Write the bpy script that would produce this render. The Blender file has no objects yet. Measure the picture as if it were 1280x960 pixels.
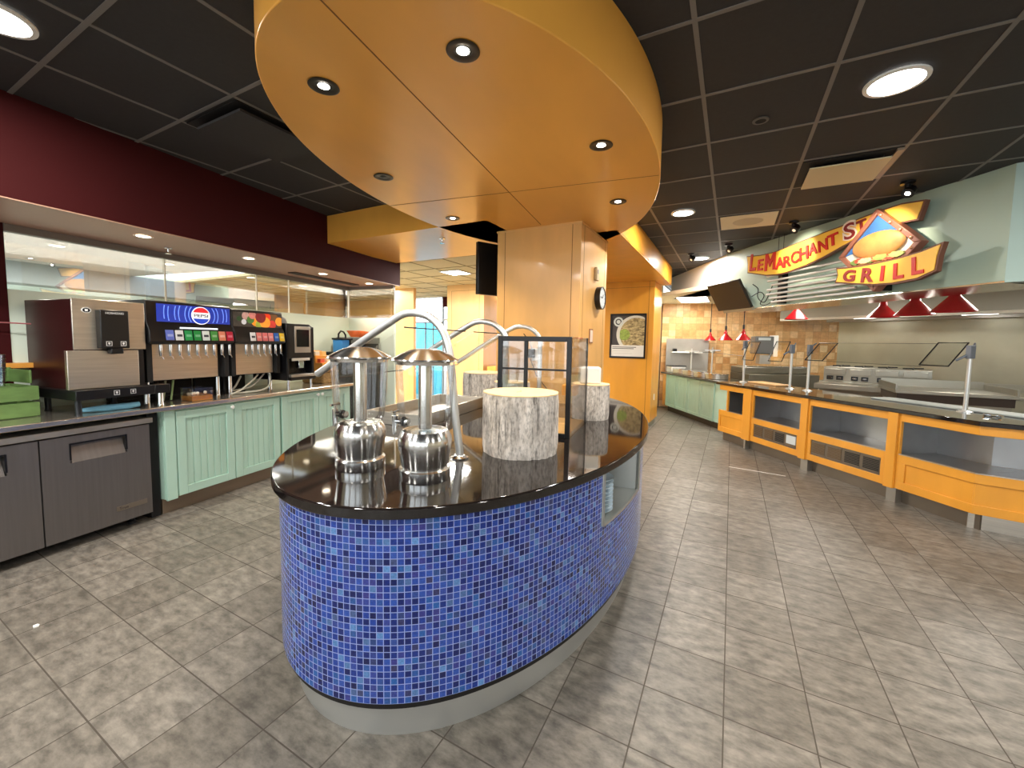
import bpy, bmesh, math, random
from mathutils import Matrix, Vector
random.seed(7)
D2R = math.radians
COL = bpy.context.scene.collection
PI = math.pi

# ------------------------------------------------------------------ mesh helpers
class MB:
    """collects shapes into one mesh (one part)"""
    def __init__(s):
        s.bm = bmesh.new(); s.T = Matrix.Identity(4); s.mi = 0
        s.uv = s.bm.loops.layers.uv.new('UVMap')
    def v(s, p): return s.bm.verts.new(s.T @ Vector(p))
    def f(s, vs):
        try:
            fc = s.bm.faces.new(vs); fc.material_index = s.mi; return fc
        except ValueError:
            return None
    def box(s, x0, x1, y0, y1, z0, z1):
        a = [s.v(p) for p in ((x0,y0,z0),(x1,y0,z0),(x1,y1,z0),(x0,y1,z0),(x0,y0,z1),(x1,y0,z1),(x1,y1,z1),(x0,y1,z1))]
        for q in ((0,3,2,1),(4,5,6,7),(0,1,5,4),(1,2,6,5),(2,3,7,6),(3,0,4,7)): s.f([a[i] for i in q])
        return s
    def prism(s, poly, a0, a1, ax='z'):
        def P(u, w, h):
            return {'z':(u,w,h),'y':(u,h,w),'x':(h,u,w)}[ax]
        lo = [s.v(P(u,w,a0)) for u,w in poly]; hi = [s.v(P(u,w,a1)) for u,w in poly]
        n = len(poly)
        s.f(lo[::-1]); s.f(hi)
        for i in range(n): s.f([lo[i],lo[(i+1)%n],hi[(i+1)%n],hi[i]])
        return s
    def lathe(s, prof, n=32, c=(0,0), caps=True):
        rings = []
        for r, z in prof:
            rings.append([s.v((c[0]+r*math.cos(2*PI*i/n), c[1]+r*math.sin(2*PI*i/n), z)) for i in range(n)])
        for a, b in zip(rings, rings[1:]):
            for i in range(n): s.f([a[i],a[(i+1)%n],b[(i+1)%n],b[i]])
        if caps:
            s.f(rings[0][::-1]); s.f(rings[-1])
        return s
    def tube(s, pts, r, n=10, caps=True):
        pts = [Vector(p) for p in pts]; rings = []
        ref = None
        for i, p in enumerate(pts):
            d = (pts[min(i+1,len(pts)-1)] - pts[max(i-1,0)]).normalized()
            if ref is None:
                ref = d.orthogonal().normalized()
            else:
                ref = (ref - d*ref.dot(d)).normalized()
            b = d.cross(ref)
            rr = r[i] if isinstance(r,(list,tuple)) else r
            rings.append([s.v(p + ref*rr*math.cos(2*PI*k/n) + b*rr*math.sin(2*PI*k/n)) for k in range(n)])
        for a, b in zip(rings, rings[1:]):
            for k in range(n): s.f([a[k],a[(k+1)%n],b[(k+1)%n],b[k]])
        if caps: s.f(rings[0][::-1]); s.f(rings[-1])
        return s
    def ball(s, c, r, nu=16, nv=10):
        rx, ry, rz = r if isinstance(r,(list,tuple)) else (r,r,r)
        top = s.v((c[0],c[1],c[2]+rz)); bot = s.v((c[0],c[1],c[2]-rz)); rings = []
        for j in range(1, nv):
            t = PI*j/nv
            rings.append([s.v((c[0]+rx*math.sin(t)*math.cos(2*PI*i/nu), c[1]+ry*math.sin(t)*math.sin(2*PI*i/nu), c[2]+rz*math.cos(t))) for i in range(nu)])
        for i in range(nu):
            s.f([top,rings[0][i],rings[0][(i+1)%nu]]); s.f([bot,rings[-1][(i+1)%nu],rings[-1][i]])
        for a, b in zip(rings, rings[1:]):
            for i in range(nu): s.f([a[i],b[i],b[(i+1)%nu],a[(i+1)%nu]])
        return s
    def ring(s, c, r0, r1, a0, a1, ax='x', n=40):
        """flat ring or disc (r0=0) from height a0 to a1 about axis ax"""
        def P(u,w,h): return {'z':(c[0]+u,c[1]+w,h),'y':(c[0]+u,h,c[1]+w),'x':(h,c[0]+u,c[1]+w)}[ax]
        if r0 <= 0:
            return s.prism([(c[0]+r1*math.cos(2*PI*i/n), c[1]+r1*math.sin(2*PI*i/n)) for i in range(n)], a0, a1, ax)
        L = []
        for r, h in ((r0,a0),(r1,a0),(r1,a1),(r0,a1)):
            L.append([s.v(P(r*math.cos(2*PI*i/n), r*math.sin(2*PI*i/n), h)) for i in range(n)])
        for j in range(4):
            a, b = L[j], L[(j+1)%4]
            for i in range(n): s.f([a[i],a[(i+1)%n],b[(i+1)%n],b[i]])
        return s
    def text(s, txt, M, w=None, h=None, depth=.004, align='CENTER', bold=0.0):
        """lettering: laid out in the text's xy plane, fitted to width w / height h, then mapped by matrix M"""
        cu = bpy.data.curves.new('t','FONT'); cu.body = txt; cu.size = 1; cu.extrude = .5; cu.offset = bold
        cu.align_x = 'LEFT'; cu.resolution_u = 4
        o = bpy.data.objects.new('t', cu); COL.objects.link(o)
        dg = bpy.context.evaluated_depsgraph_get(); dg.update()
        me = o.evaluated_get(dg).to_mesh()
        xs = [q.co.x for q in me.vertices]; ys = [q.co.y for q in me.vertices]
        x0, x1, y0, y1 = min(xs), max(xs), min(ys), max(ys)
        sy = h/(y1-y0) if h else w/(x1-x0); sx = w/(x1-x0) if w else sy
        vs = [s.v(M @ Vector(((q.co.x-(x0+x1)/2)*sx, (q.co.y-(y0+y1)/2)*sy, (q.co.z+.5)*depth))) for q in me.vertices]
        for p in me.polygons: s.f([vs[i] for i in p.vertices])
        bpy.data.objects.remove(o); bpy.data.curves.remove(cu)
        return s
    def build(s, name, mats, parent=None, bevel=0, smooth=True, sub=0, solid=0):
        bmesh.ops.recalc_face_normals(s.bm, faces=s.bm.faces)
        me = bpy.data.meshes.new(name); s.bm.to_mesh(me); s.bm.free()
        if not isinstance(mats,(list,tuple)): mats = [mats]
        for m in mats: me.materials.append(m)
        if smooth:
            for p in me.polygons: p.use_smooth = True
            me.set_sharp_from_angle(angle=D2R(38))
        o = bpy.data.objects.new(name, me); COL.objects.link(o)
        if parent: o.parent = parent
        if bevel:
            b = o.modifiers.new('bevel','BEVEL'); b.width = bevel; b.segments = 2; b.limit_method = 'ANGLE'; b.angle_limit = D2R(40)
        return o

def crv(P, n=6):
    """smooth curve through points"""
    P = [Vector(p) for p in P]; out = []
    for i in range(len(P)-1):
        a, b, c, d = P[max(i-1,0)], P[i], P[i+1], P[min(i+2,len(P)-1)]
        for k in range(n):
            t = k/n
            out.append(.5*((2*b)+(c-a)*t+(2*a-5*b+4*c-d)*t*t+(3*b-a-3*c+d)*t**3))
    out.append(P[-1]); return out

def tag(o, label=None, cat=None, group=None, kind=None):
    if label: o['label'] = label
    if cat: o['category'] = cat
    if group: o['group'] = group
    if kind: o['kind'] = kind
    return o
def thing(name, label, cat, loc=(0,0,0), rz=0, group=None):
    o = bpy.data.objects.new(name, None); COL.objects.link(o); o.empty_display_size = .1
    o.location = loc; o.rotation_euler = (0,0,rz)
    return tag(o, label, cat, group)
def copy_tree(o, parent=None):
    c = o.copy(); COL.objects.link(c)
    if parent: c.parent = parent
    for ch in list(o.children): copy_tree(ch, c)
    return c
def struct(o, label=None): o['kind'] = 'structure'; 
def S(mb, name, mats, loc=(0,0,0), rz=0, label=None, **k):
    o = mb.build(name, mats, **k); o.location = loc; o.rotation_euler = (0,0,rz); o['kind'] = 'structure'
    if label: o['label'] = label
    return o
def bx(*a): return MB().box(*a)

# ------------------------------------------------------------------ materials
def srgb(r,g,b):
    f = lambda c: (c/12.92 if c <= .04045 else ((c+.055)/1.055)**2.4)
    return (f(r/255), f(g/255), f(b/255), 1)
def mat(name, col, rough=.5, metal=0, var=0, vscale=4, stretch=(1,1,1), spec=.5, bump=0, emit=None, estr=0, coat=0):
    m = bpy.data.materials.new(name); m.use_nodes = True; nt = m.node_tree; n = nt.nodes; l = nt.links
    b = n['Principled BSDF']; c = srgb(*col)
    b.inputs['Base Color'].default_value = c; b.inputs['Roughness'].default_value = rough; b.inputs['Metallic'].default_value = metal
    b.inputs['Specular IOR Level'].default_value = spec; b.inputs['Coat Weight'].default_value = coat; b.inputs['Coat Roughness'].default_value = .08
    if var or bump:
        tc = n.new('ShaderNodeTexCoord'); mp = n.new('ShaderNodeMapping'); mp.inputs['Scale'].default_value = stretch
        nz = n.new('ShaderNodeTexNoise'); nz.inputs['Scale'].default_value = vscale; nz.inputs['Detail'].default_value = 5
        l.new(tc.outputs['Object'], mp.inputs['Vector']); l.new(mp.outputs['Vector'], nz.inputs['Vector'])
        if var:
            r = n.new('ShaderNodeValToRGB'); e = r.color_ramp.elements
            e[0].position = .3; e[1].position = .7
            e[0].color = (c[0]*(1-var), c[1]*(1-var*1.08), c[2]*(1-var*1.15), 1); e[1].color = (min(1,c[0]*(1+var)), min(1,c[1]*(1+var)), min(1,c[2]*(1+var)), 1)
            l.new(nz.outputs['Fac'], r.inputs['Fac']); l.new(r.outputs['Color'], b.inputs['Base Color'])
        if bump:
            bp = n.new('ShaderNodeBump'); bp.inputs['Strength'].default_value = bump; bp.inputs['Distance'].default_value = .01
            l.new(nz.outputs['Fac'], bp.inputs['Height']); l.new(bp.outputs['Normal'], b.inputs['Normal'])
    if emit:
        b.inputs['Emission Color'].default_value = srgb(*emit); b.inputs['Emission Strength'].default_value = estr
    return m
def glass(name, tint=(1,1,1), refl=.12, rough=.02, base=.04):
    m = bpy.data.materials.new(name); m.use_nodes = True; nt = m.node_tree; n = nt.nodes; l = nt.links
    n.remove(n['Principled BSDF'])
    t = n.new('ShaderNodeBsdfTransparent'); t.inputs['Color'].default_value = (*tint,1)
    g = n.new('ShaderNodeBsdfGlossy'); g.inputs['Roughness'].default_value = rough
    lw = n.new('ShaderNodeLayerWeight'); lw.inputs['Blend'].default_value = .25
    mul = n.new('ShaderNodeMath'); mul.operation = 'MULTIPLY_ADD'; mul.inputs[1].default_value = refl*3; mul.inputs[2].default_value = base; mul.use_clamp = True
    mx = n.new('ShaderNodeMixShader')
    l.new(lw.outputs['Fresnel'], mul.inputs[0]); l.new(mul.outputs[0], mx.inputs['Fac'])
    l.new(t.outputs[0], mx.inputs[1]); l.new(g.outputs[0], mx.inputs[2]); l.new(mx.outputs[0], n['Material Output'].inputs['Surface'])
    return m
def cells(name, size, stops, grout, gw=.07, use='UV', offset=(0,0), rough=.2, mottle=0, mscale=20, film=0, bump=.3, stagger=0, spec=.5, mstretch=(1,1,1), per=1.0):
    """square tile material: colour per tile from a ramp, grout lines, mottling"""
    m = bpy.data.materials.new(name); m.use_nodes = True; nt = m.node_tree; n = nt.nodes; l = nt.links; b = n['Principled BSDF']
    tc = n.new('ShaderNodeTexCoord'); mp = n.new('ShaderNodeMapping')
    mp.inputs['Scale'].default_value = (1/size,1/size,0 if use=='UV' else 0); mp.inputs['Location'].default_value = (-offset[0]/size,-offset[1]/size,0)
    l.new(tc.outputs['UV' if use=='UV' else 'Object'], mp.inputs['Vector'])
    fl = n.new('ShaderNodeVectorMath'); fl.operation = 'FLOOR'; fr = n.new('ShaderNodeVectorMath'); fr.operation = 'FRACTION'
    l.new(mp.outputs[0], fl.inputs[0]); l.new(mp.outputs[0], fr.inputs[0])
    wn = n.new('ShaderNodeTexWhiteNoise'); wn.noise_dimensions = '2D'; l.new(fl.outputs[0], wn.inputs['Vector'])
    rp = n.new('ShaderNodeValToRGB'); el = rp.color_ramp.elements
    while len(el) < len(stops): el.new(.5)
    for e, (p, c) in zip(el, stops): e.position = p; e.color = srgb(*c)
    l.new(wn.outputs['Value'], rp.inputs['Fac'])
    col = rp.outputs['Color']
    if mottle:
        mp2 = n.new('ShaderNodeMapping'); mp2.inputs['Scale'].default_value = mstretch; l.new(tc.outputs['UV' if use=='UV' else 'Object'], mp2.inputs['Vector'])
        nz = n.new('ShaderNodeTexNoise'); nz.inputs['Scale'].default_value = mscale; nz.inputs['Detail'].default_value = 8; nz.inputs['Roughness'].default_value = .68; l.new(mp2.outputs[0], nz.inputs['Vector'])
        mr = n.new('ShaderNodeMapRange'); mr.inputs['From Min'].default_value = .36; mr.inputs['From Max'].default_value = .66
        mr.inputs['To Min'].default_value = 1-mottle; mr.inputs['To Max'].default_value = 1+mottle; l.new(nz.outputs['Fac'], mr.inputs['Value'])
        hs = n.new('ShaderNodeVectorMath'); hs.operation = 'SCALE'; l.new(col, hs.inputs[0]); l.new(mr.outputs[0], hs.inputs['Scale']); col = hs.outputs[0]
    sx = n.new('ShaderNodeSeparateXYZ'); l.new(fr.outputs[0], sx.inputs[0])
    def edge(o):
        a = n.new('ShaderNodeMath'); a.operation = 'SUBTRACT'; a.inputs[1].default_value = .5; l.new(o, a.inputs[0])
        c = n.new('ShaderNodeMath'); c.operation = 'ABSOLUTE'; l.new(a.outputs[0], c.inputs[0])
        d = n.new('ShaderNodeMath'); d.operation = 'GREATER_THAN'; d.inputs[1].default_value = .5-gw/2; l.new(c.outputs[0], d.inputs[0]); return d.outputs[0]
    mx = n.new('ShaderNodeMath'); mx.operation = 'MAXIMUM'; l.new(edge(sx.outputs[0]), mx.inputs[0]); l.new(edge(sx.outputs[1]), mx.inputs[1])
    mc = n.new('ShaderNodeMix'); mc.data_type = 'RGBA'; l.new(mx.outputs[0], mc.inputs['Factor']); l.new(col, mc.inputs[6]); mc.inputs[7].default_value = srgb(*grout)
    l.new(mc.outputs[2], b.inputs['Base Color'])
    ro = n.new('ShaderNodeMath'); ro.operation = 'MULTIPLY_ADD'; ro.inputs[1].default_value = .5; ro.inputs[2].default_value = rough; l.new(mx.outputs[0], ro.inputs[0]); l.new(ro.outputs[0], b.inputs['Roughness'])
    b.inputs['Specular IOR Level'].default_value = spec
    if bump:
        iv = n.new('ShaderNodeMath'); iv.operation = 'SUBTRACT'; iv.inputs[0].default_value = 1; l.new(mx.outputs[0], iv.inputs[1])
        bp = n.new('ShaderNodeBump'); bp.inputs['Strength'].default_value = bump; bp.inputs['Distance'].default_value = .002
        l.new(iv.outputs[0], bp.inputs['Height']); l.new(bp.outputs[0], b.inputs['Normal'])
    if film:
        b.inputs['Coat Weight'].default_value = film; b.inputs['Coat Roughness'].default_value = .06
    return m

WOOD = mat('honey_maple', (226,160,72), .3, var=.1, vscale=2.2, stretch=(1.2,.5,6), coat=.15)
WOODH = mat('honey_maple_panel', (228,164,70), .28, var=.09, vscale=1.6, stretch=(1.4,.5,1), coat=.12)
WOODC = mat('pale_maple', (222,172,104), .35, var=.1, vscale=1.6, stretch=(2.5,2.5,.8), coat=.1)
WOODO = mat('amber_maple', (226,156,52), .32, var=.08, vscale=2, stretch=(2,2,.6), coat=.1)
WOODL = mat('light_birch', (226,180,112), .5, var=.1, vscale=3, stretch=(1,6,6))
SEAM = mat('wood_seam', (120,76,30), .7)
STEEL = mat('brushed_steel', (206,199,187), .34, .95, var=.08, vscale=3, stretch=(1,1,30))
STEELD = mat('dull_steel', (178,174,166), .42, .92, var=.12, vscale=2.5)
FRIDGE = mat('grey_stainless', (124,120,118), .42, .8, var=.06, vscale=2, stretch=(1,30,1))
CHROME = mat('polished_chrome', (225,228,230), .12, 1)
URN = mat('urn_steel', (236,236,234), .2, 1)
_n = URN.node_tree.nodes.new('ShaderNodeTangent'); _n.direction_type = 'RADIAL'; _n.axis = 'Z'
URN.node_tree.links.new(_n.outputs[0], URN.node_tree.nodes['Principled BSDF'].inputs['Tangent']); URN.node_tree.nodes['Principled BSDF'].inputs['Anisotropic'].default_value = .75; URN.node_tree.nodes['Principled BSDF'].inputs['Anisotropic Rotation'].default_value = .25
TUBE = mat('satin_tube', (214,216,216), .42, 1)
GRAN = mat('black_granite', (26,22,21), .05, var=.5, vscale=160, spec=.75)
BLACK = mat('black_plastic', (16,16,18), .3)
BLACKM = mat('matt_black', (14,13,13), .7)
BLKMET = mat('black_metal', (28,30,34), .4, .3)
MAROON = mat('maroon_enamel', (50,16,16), .32)
RED = mat('maroon_wall_paint', (58,9,11), .8, var=.05, vscale=3, spec=.2)
MINT = mat('mint_paint', (176,210,194), .5, var=.03, vscale=3)
MINTW = mat('mint_wall_paint', (214,228,214), .7)
SAGE = mat('sage_wall_paint', (168,188,172), .42, var=.03, vscale=1.5)
CREAM = mat('cream_plaster', (226,216,186), .8)
WHITE = mat('white_paint', (232,230,224), .6)
WHITEP = mat('white_plastic', (238,238,234), .35)
CEILT = mat('dark_ceiling_tile', (44,43,44), .75, var=.08, vscale=40)
TBAR = mat('ceiling_t_bar', (112,108,104), .5)
CREAMT = mat('cream_ceiling_tile', (222,208,164), .85, var=.03, vscale=40)
LAMPRED = mat('red_lamp_enamel', (176,18,30), .25, coat=.4)
BULB = mat('lit_bulb', (255,255,255), .5, emit=(255,246,230), estr=18)
BULBW = mat('lit_diffuser', (255,255,255), .5, emit=(255,252,246), estr=9)
BULBR = mat('lit_soffit_bulb', (255,255,255), .5, emit=(255,236,205), estr=16)
SCREEN = mat('screen_glass', (10,10,12), .08)
MONIT = mat('matt_screen', (44,36,28), .45)
GREENC = mat('green_crate_paint', (92,122,66), .6, var=.15, vscale=9, stretch=(1,1,3))
GLASS = glass('clear_glass', refl=.2, base=.05)
GLASSP = glass('window_glass', tint=(.97,.98,.97), refl=.5, base=.26, rough=.0)
GLASSJ = glass('jar_acrylic', tint=(.985,.99,.99), refl=.2, base=.03)
GLASSC = glass('cyan_glass', tint=(.3,.82,.95), refl=.2, base=.06)
GLASSG = glass('guard_glass', tint=(.985,.995,.988), refl=.05, base=.03)
YEL = mat('sign_yellow', (250,196,70), .45)
BROWN = mat('sign_brown', (110,66,48), .5)
BROWNP = mat('sign_bronze', (140,88,70), .4)
SIGNRED = mat('sign_red', (206,38,30), .4)
SIGNDK = mat('sign_dark_red', (140,36,34), .4)
SIGNW = mat('sign_cream', (250,232,214), .4)
BARK = mat('grey_bark', (214,207,200), .92, var=.3, vscale=34, stretch=(1,1,.2), bump=1)
def _bark():
    nt = BARK.node_tree; n = nt.nodes; l = nt.links; b = n['Principled BSDF']
    src = b.inputs['Base Color'].links[0].from_socket
    tc = n.new('ShaderNodeTexCoord'); out = src
    for sc_, st, lo, hi, dark in ((20,(1,1,.06),.36,.43,.28),(75,(1,1,.45),.36,.56,.5),(5,(1,1,.8),.3,.6,.85)):
        mp = n.new('ShaderNodeMapping'); mp.inputs['Scale'].default_value = st; l.new(tc.outputs['Object'], mp.inputs['Vector'])
        z = n.new('ShaderNodeTexNoise'); z.inputs['Scale'].default_value = sc_; z.inputs['Detail'].default_value = 6; z.inputs['Roughness'].default_value = .65; l.new(mp.outputs[0], z.inputs['Vector'])
        m = n.new('ShaderNodeMapRange'); m.inputs['From Min'].default_value = lo; m.inputs['From Max'].default_value = hi; m.inputs['To Min'].default_value = dark; m.inputs['To Max'].default_value = 1; l.new(z.outputs['Fac'], m.inputs['Value'])
        v = n.new('ShaderNodeVectorMath'); v.operation = 'SCALE'; l.new(out, v.inputs[0]); l.new(m.outputs[0], v.inputs['Scale']); out = v.outputs[0]
    l.new(out, b.inputs['Base Color'])
_bark()
CUT = mat('cut_wood_face', (236,206,158), .7, var=.06, vscale=8)
FLOOR = cells('floor_tile', .3065, [(0,(102,97,89)),(1,(120,115,107))], (78,72,65), gw=.017, use='Object', offset=(.044,1.447), rough=.4, mottle=.44, mscale=15, bump=.2, spec=.42, mstretch=(.7,1.35,1))
MOSAIC = cells('blue_glass_mosaic', .0245, [(0,(10,22,78)),(.2,(18,38,112)),(.42,(30,60,148)),(.6,(46,80,168)),(.72,(54,54,128)),(.84,(38,92,164)),(.93,(50,48,90)),(1,(92,140,200))], (140,158,212), gw=.11, rough=.14, mottle=.28, mscale=140, film=.25, bump=.5)
TILEW = cells('terracotta_tile', .152, [(0,(202,148,92)),(.35,(216,168,110)),(.7,(226,184,128)),(1,(242,210,160))], (186,144,96), gw=.035, rough=.35, mottle=.14, mscale=12, bump=.2)

# ------------------------------------------------------------------ frames
A = D2R(8.53)
LO = (-3.76, 0, 0)                       # left run: local x = towards the room, y = along the run
def Lp(t, s, z=0):
    return (LO[0] + t*math.cos(A) - s*math.sin(A), LO[1] + t*math.sin(A) + s*math.cos(A), z)
EC = (-1.487, 2.695); AI = D2R(8.0)      # island centre and turn
def Ip(x, y, z=0):
    return (EC[0] + x*math.cos(AI) - y*math.sin(AI), EC[1] + x*math.sin(AI) + y*math.cos(AI), z)
def ell(a, b, n=120, t0=0, t1=2*PI): return [(b*math.cos(t0+(t1-t0)*i/n), a*math.sin(t0+(t1-t0)*i/n)) for i in range(n)]

# ------------------------------------------------------------------ SETTING
CEIL = 2.88
S(bx(-13,6.5,-5,16,-.1,0), 'floor', FLOOR)
mb = MB()                                 # dark suspended ceiling (main room) with its T-bar grid
mb.box(-4.9,6.5,-5,4.42,CEIL,CEIL+.05); mb.box(-1.5,6.5,4.42,12.5,CEIL,CEIL+.05)
ce = S(mb, 'ceiling', CEILT)
mb = MB()
for k in range(-9, 11):
    x = .395 + .605*k
    if x > -4.9: mb.box(x-.011,x+.011,-5,(4.42 if x < -1.5 else 12.4),CEIL-.003,CEIL+.01)
for k in range(-13, 17):
    y = 2.611 + .607*k
    if y < 12.4: mb.box((-4.9 if y < 4.4 else -1.5),6.4,y-.011,y+.011,CEIL-.0035,CEIL+.01)
g = mb.build('ceiling_grid', TBAR, ce); g['label'] = 'grey metal grid between the dark ceiling tiles'
# cream ceiling further back
cc = S(bx(-13,-1.5,4.42,8.7,2.62,2.67), 'ceiling_back', CREAMT)
mb = MB()
for k in range(0, 20):
    x = -1.8-.605*k
    mb.box(x-.01,x+.01,4.42,8.7,2.615,2.63)
for k in range(0, 8):
    y = 4.6+.607*k
    mb.box(-13,-1.5,y-.01,y+.01,2.6145,2.63)
mb.build('ceiling_grid', mat('cream_t_bar',(150,134,92),.6), cc)

# oval canopy
def on_ell(a,b,z0,z1): return MB().prism(ell(a,b,160), z0, z1)
AC = D2R(8.6)
can = thing('oval_canopy', 'large oval honey-coloured wooden canopy hanging over the tiled island', 'ceiling canopy', (-1.487,2.675,2.57), AC)
mb = on_ell(1.82,1.04,0,.308); mb.build('canopy_panel', WOODH, can, bevel=.004)
mb = MB(); mb.box(-.0025,.0025,-1.78,.86,-.0015,.003); mb.box(-1.03,-.0025,.0,.005,-.0015,.003); mb.box(.0025,1.03,.0,.004,-.0012,.003)
mb.build('panel_seam', SEAM, can)['label'] = 'thin dark joint lines between canopy panels'

# wooden beams, column, poster wall
def panel_col(name, x0,x1,y0,y1,z0,z1, m, border=.075, label=None, faces='fr'):
    mb = MB(); mb.box(x0,x1,y0,y1,z0,z1)
    mb.mi = 1
    if 'f' in faces:
        for x in (x0+border, x1-border): mb.box(x-.0025,x+.0025,y0-.0012,y0+.01,z0,z1)
    if 'r' in faces:
        for y in (y0+border, y1-border): mb.box(x1-.01,x1+.0012,y-.0025,y+.0025,z0,z1)
    if 't' in faces: mb.box(x0,x1,y0-.0012,y0+.01,z1-.09,z1-.085)
    return S(mb, name, [m, SEAM], label=label)
S(bx(-4.27,-2.0,3.19,4.41,2.57,2.88), 'trim_1', WOODH, label='wooden ceiling beam between maroon soffit and column', bevel=.003)
mb = MB(); mb.box(-2.2,-1.03,4.0,8.05,2.57,2.88); mb.mi=1; mb.box(-1.2,-1.0285,4.0,8.05,2.585,2.589)
S(mb, 'trim_2', [WOODO, SEAM], label='wooden ceiling beam running back to the poster wall')
panel_col('trim_3', -2.105,-1.235,3.575,4.43,.0,2.57, WOODC, .085, label='square pale maple column rising from the island')
mb = MB(); mb.box(-2.112,-1.228,3.568,4.437,2.553,2.57); S(mb,'trim_4',WOODC,label='thin top moulding of the maple column')
mb = MB(); mb.box(-2.6,-1.21,7.4,8.2,.1,2.57); mb.mi=1
for x in (-1.3,): mb.box(x-.003,x+.003,7.3985,7.41,.1,2.57)
mb.box(-2.6,-1.21,7.3985,7.41,2.47,2.474)
mb.mi=2; mb.box(-2.58,-1.235,7.43,8.17,0,.1)
S(mb,'wall_poster',[WOODO,SEAM,STEELD],label='amber wooden pier that carries the framed poster')

# left run: maroon soffit, mint wall, glazing
S(bx(-.80,.09,-1.5,4.61,2.275,2.88), 'trim_5', RED, LO, A, label='deep maroon soffit above the drink counter')
S(bx(-.735,.088,-1.5,4.608,2.267,2.276), 'trim_13', mat('soffit_underside_tan',(186,146,124),.4), LO, A, label='tan underside of the maroon soffit')  # separate tan sheet under the soffit
S(bx(-.80,-.755,-1.5,1.02,0,2.28), 'wall_left', RED, LO, A)
mb = MB(); mb.box(-.80,-.76,1.02,4.5,0,1.80); mb.box(-.80,.06,4.5,4.54,0,1.80)
S(mb, 'wall_left_lower', MINTW, LO, A)
mb = MB(); mb.box(-.795,-.735,1.02,4.54,2.215,2.275); mb.box(-.76,.05,4.495,4.545,2.225,2.275)
S(mb, 'trim_6', mat('grey_header',(120,112,104),.5), LO, A, label='grey metal header strip over the glass')
w1 = S(bx(-.784,-.776,1.02,4.5,1.80,2.215), 'window_1', GLASSP, LO, A)
mb = MB()
for s in (2.05,3.0,3.45): mb.box(-.788,-.772,s-.004,s+.004,1.8,2.215)
mb.build('glass_joint', mat('joint_silicone',(226,214,190),.5), w1)
w2 = S(bx(-.776,.055,4.516,4.524,1.80,2.225), 'window_2', GLASSP, LO, A)
mb = MB(); mb.box(-.782,-.77,4.511,4.529,1.8,2.225); mb.box(.05,.062,4.511,4.529,1.8,2.225); mb.build('glass_joint', mat('joint_white',(235,228,210),.5), w2)
S(bx(-.76,-.66,.9,1.32,1.225,1.262), 'trim_7', WOOD, LO, A, label='short wooden sill behind the green crate', bevel=.003)
# room beyond the glazing
S(bx(-12.5,-12.4,-5,9,0,2.9), 'wall_far_left', MINTW)
mb = MB(); mb.box(-7.9,-.80,-5,4.5,2.62,2.68)
S(mb, 'ceiling_left', WHITE, LO, A)
mb = MB(); mb.box(-6.4,-5.9,1.2,8,2.28,2.62); S(mb,'trim_8',mat('grey_blue_bulkhead',(150,158,164),.7), LO, A, label='grey bulkhead in the room beyond the glass')
# far windows
S(bx(-13,-7.8,8.6,8.7,0,2.62),'wall_back_left',WOODC)  # maple colour stands in for the bright tan reflection in the return glass
mb = MB(); mb.box(-6.7,-1.5,8.6,8.7,2.36,2.62); mb.box(-13,-1.5,8.6,8.7,2.62,2.9)
S(mb,'wall_back',RED)
fw = S(bx(-7.8,-6.7,8.62,8.64,1.96,2.62),'window_3',GLASS)
mb = MB(); mb.box(-7.8,-6.7,8.61,8.65,1.94,1.98); mb.box(-6.73,-6.69,8.61,8.65,0,2.62); mb.box(-7.32,-7.29,8.61,8.65,0,1.96); mb.box(-7.05,-7.03,8.61,8.65,0,1.96); mb.build('window_frame',mat('grey_mullion',(120,130,138),.4),fw)
mb = MB(); mb.box(-7.8,-6.73,8.625,8.635,0,1.94); mb.build('lower_pane',GLASSC,fw)['label'] = 'cyan tinted lower pane'
fw = S(bx(-6.69,-1.5,8.62,8.64,0,2.36),'window_4',GLASS)
mb = MB()
for x in (-5.0,-4.55,-4.0,-3.4,-2.8): mb.box(x-.02,x+.02,8.61,8.65,0,2.36)
mb.box(-6.69,-1.5,8.61,8.65,2.0,2.05); mb.build('window_frame',mat('grey_mullion2',(150,150,148),.4),fw)
S(bx(-6.75,-6.18,6.9,6.98,0,2.62),'trim_9',WOODC,label='wood-clad pier left of the bright far window')
mb = MB(); mb.box(-5.25,-4.35,6.88,7.7,0,2.62); mb.mi=1
mb.box(-5.14,-5.135,6.8785,6.89,0,2.5); mb.box(-4.46,-4.455,6.8785,6.89,0,2.5); mb.box(-5.14,-4.455,6.8785,6.89,2.495,2.5)
S(mb,'trim_10',[WOODC,SEAM],label='free-standing wood-panelled column in front of the far windows')
mb = MB(); mb.box(-4.30,-3.95,6.95,7.4,0,.98); S(mb,'trim_11',WOODO,label='low amber wooden stub wall beside the far column')

# right: sage bulkhead following the serving counter
BK = [(-.131,7.18),(.388,6.44),(.767,5.954),(1.072,5.552),(1.306,5.219),(1.534,4.91),(1.671,4.752),(1.81,4.555)]
def off_poly(P, d):
    out = []
    for i, p in enumerate(P):
        a = Vector(P[max(i-1,0)]); b = Vector(P[min(i+1,len(P)-1)]); t = (b-a).normalized(); n = Vector((-t.y,t.x))
        out.append((p[0]+n.x*d, p[1]+n.y*d))
    return out
back = off_poly(BK, .62)
S(MB().prism(BK+back[::-1], 2.012, 2.88), 'wall_right', SAGE, label='curved sage-green bulkhead that carries the grill sign')
S(MB().prism(off_poly(BK,.004)+off_poly(BK,.61)[::-1], 2.0, 2.012), 'trim_12', mat('bulkhead_soffit_steel',(190,186,178),.16,1), label='shiny steel underside of the sage bulkhead')
F2 = [(1.81,4.555),(3.4,4.28),(3.4,4.9),(2.25,5.0)]
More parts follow.
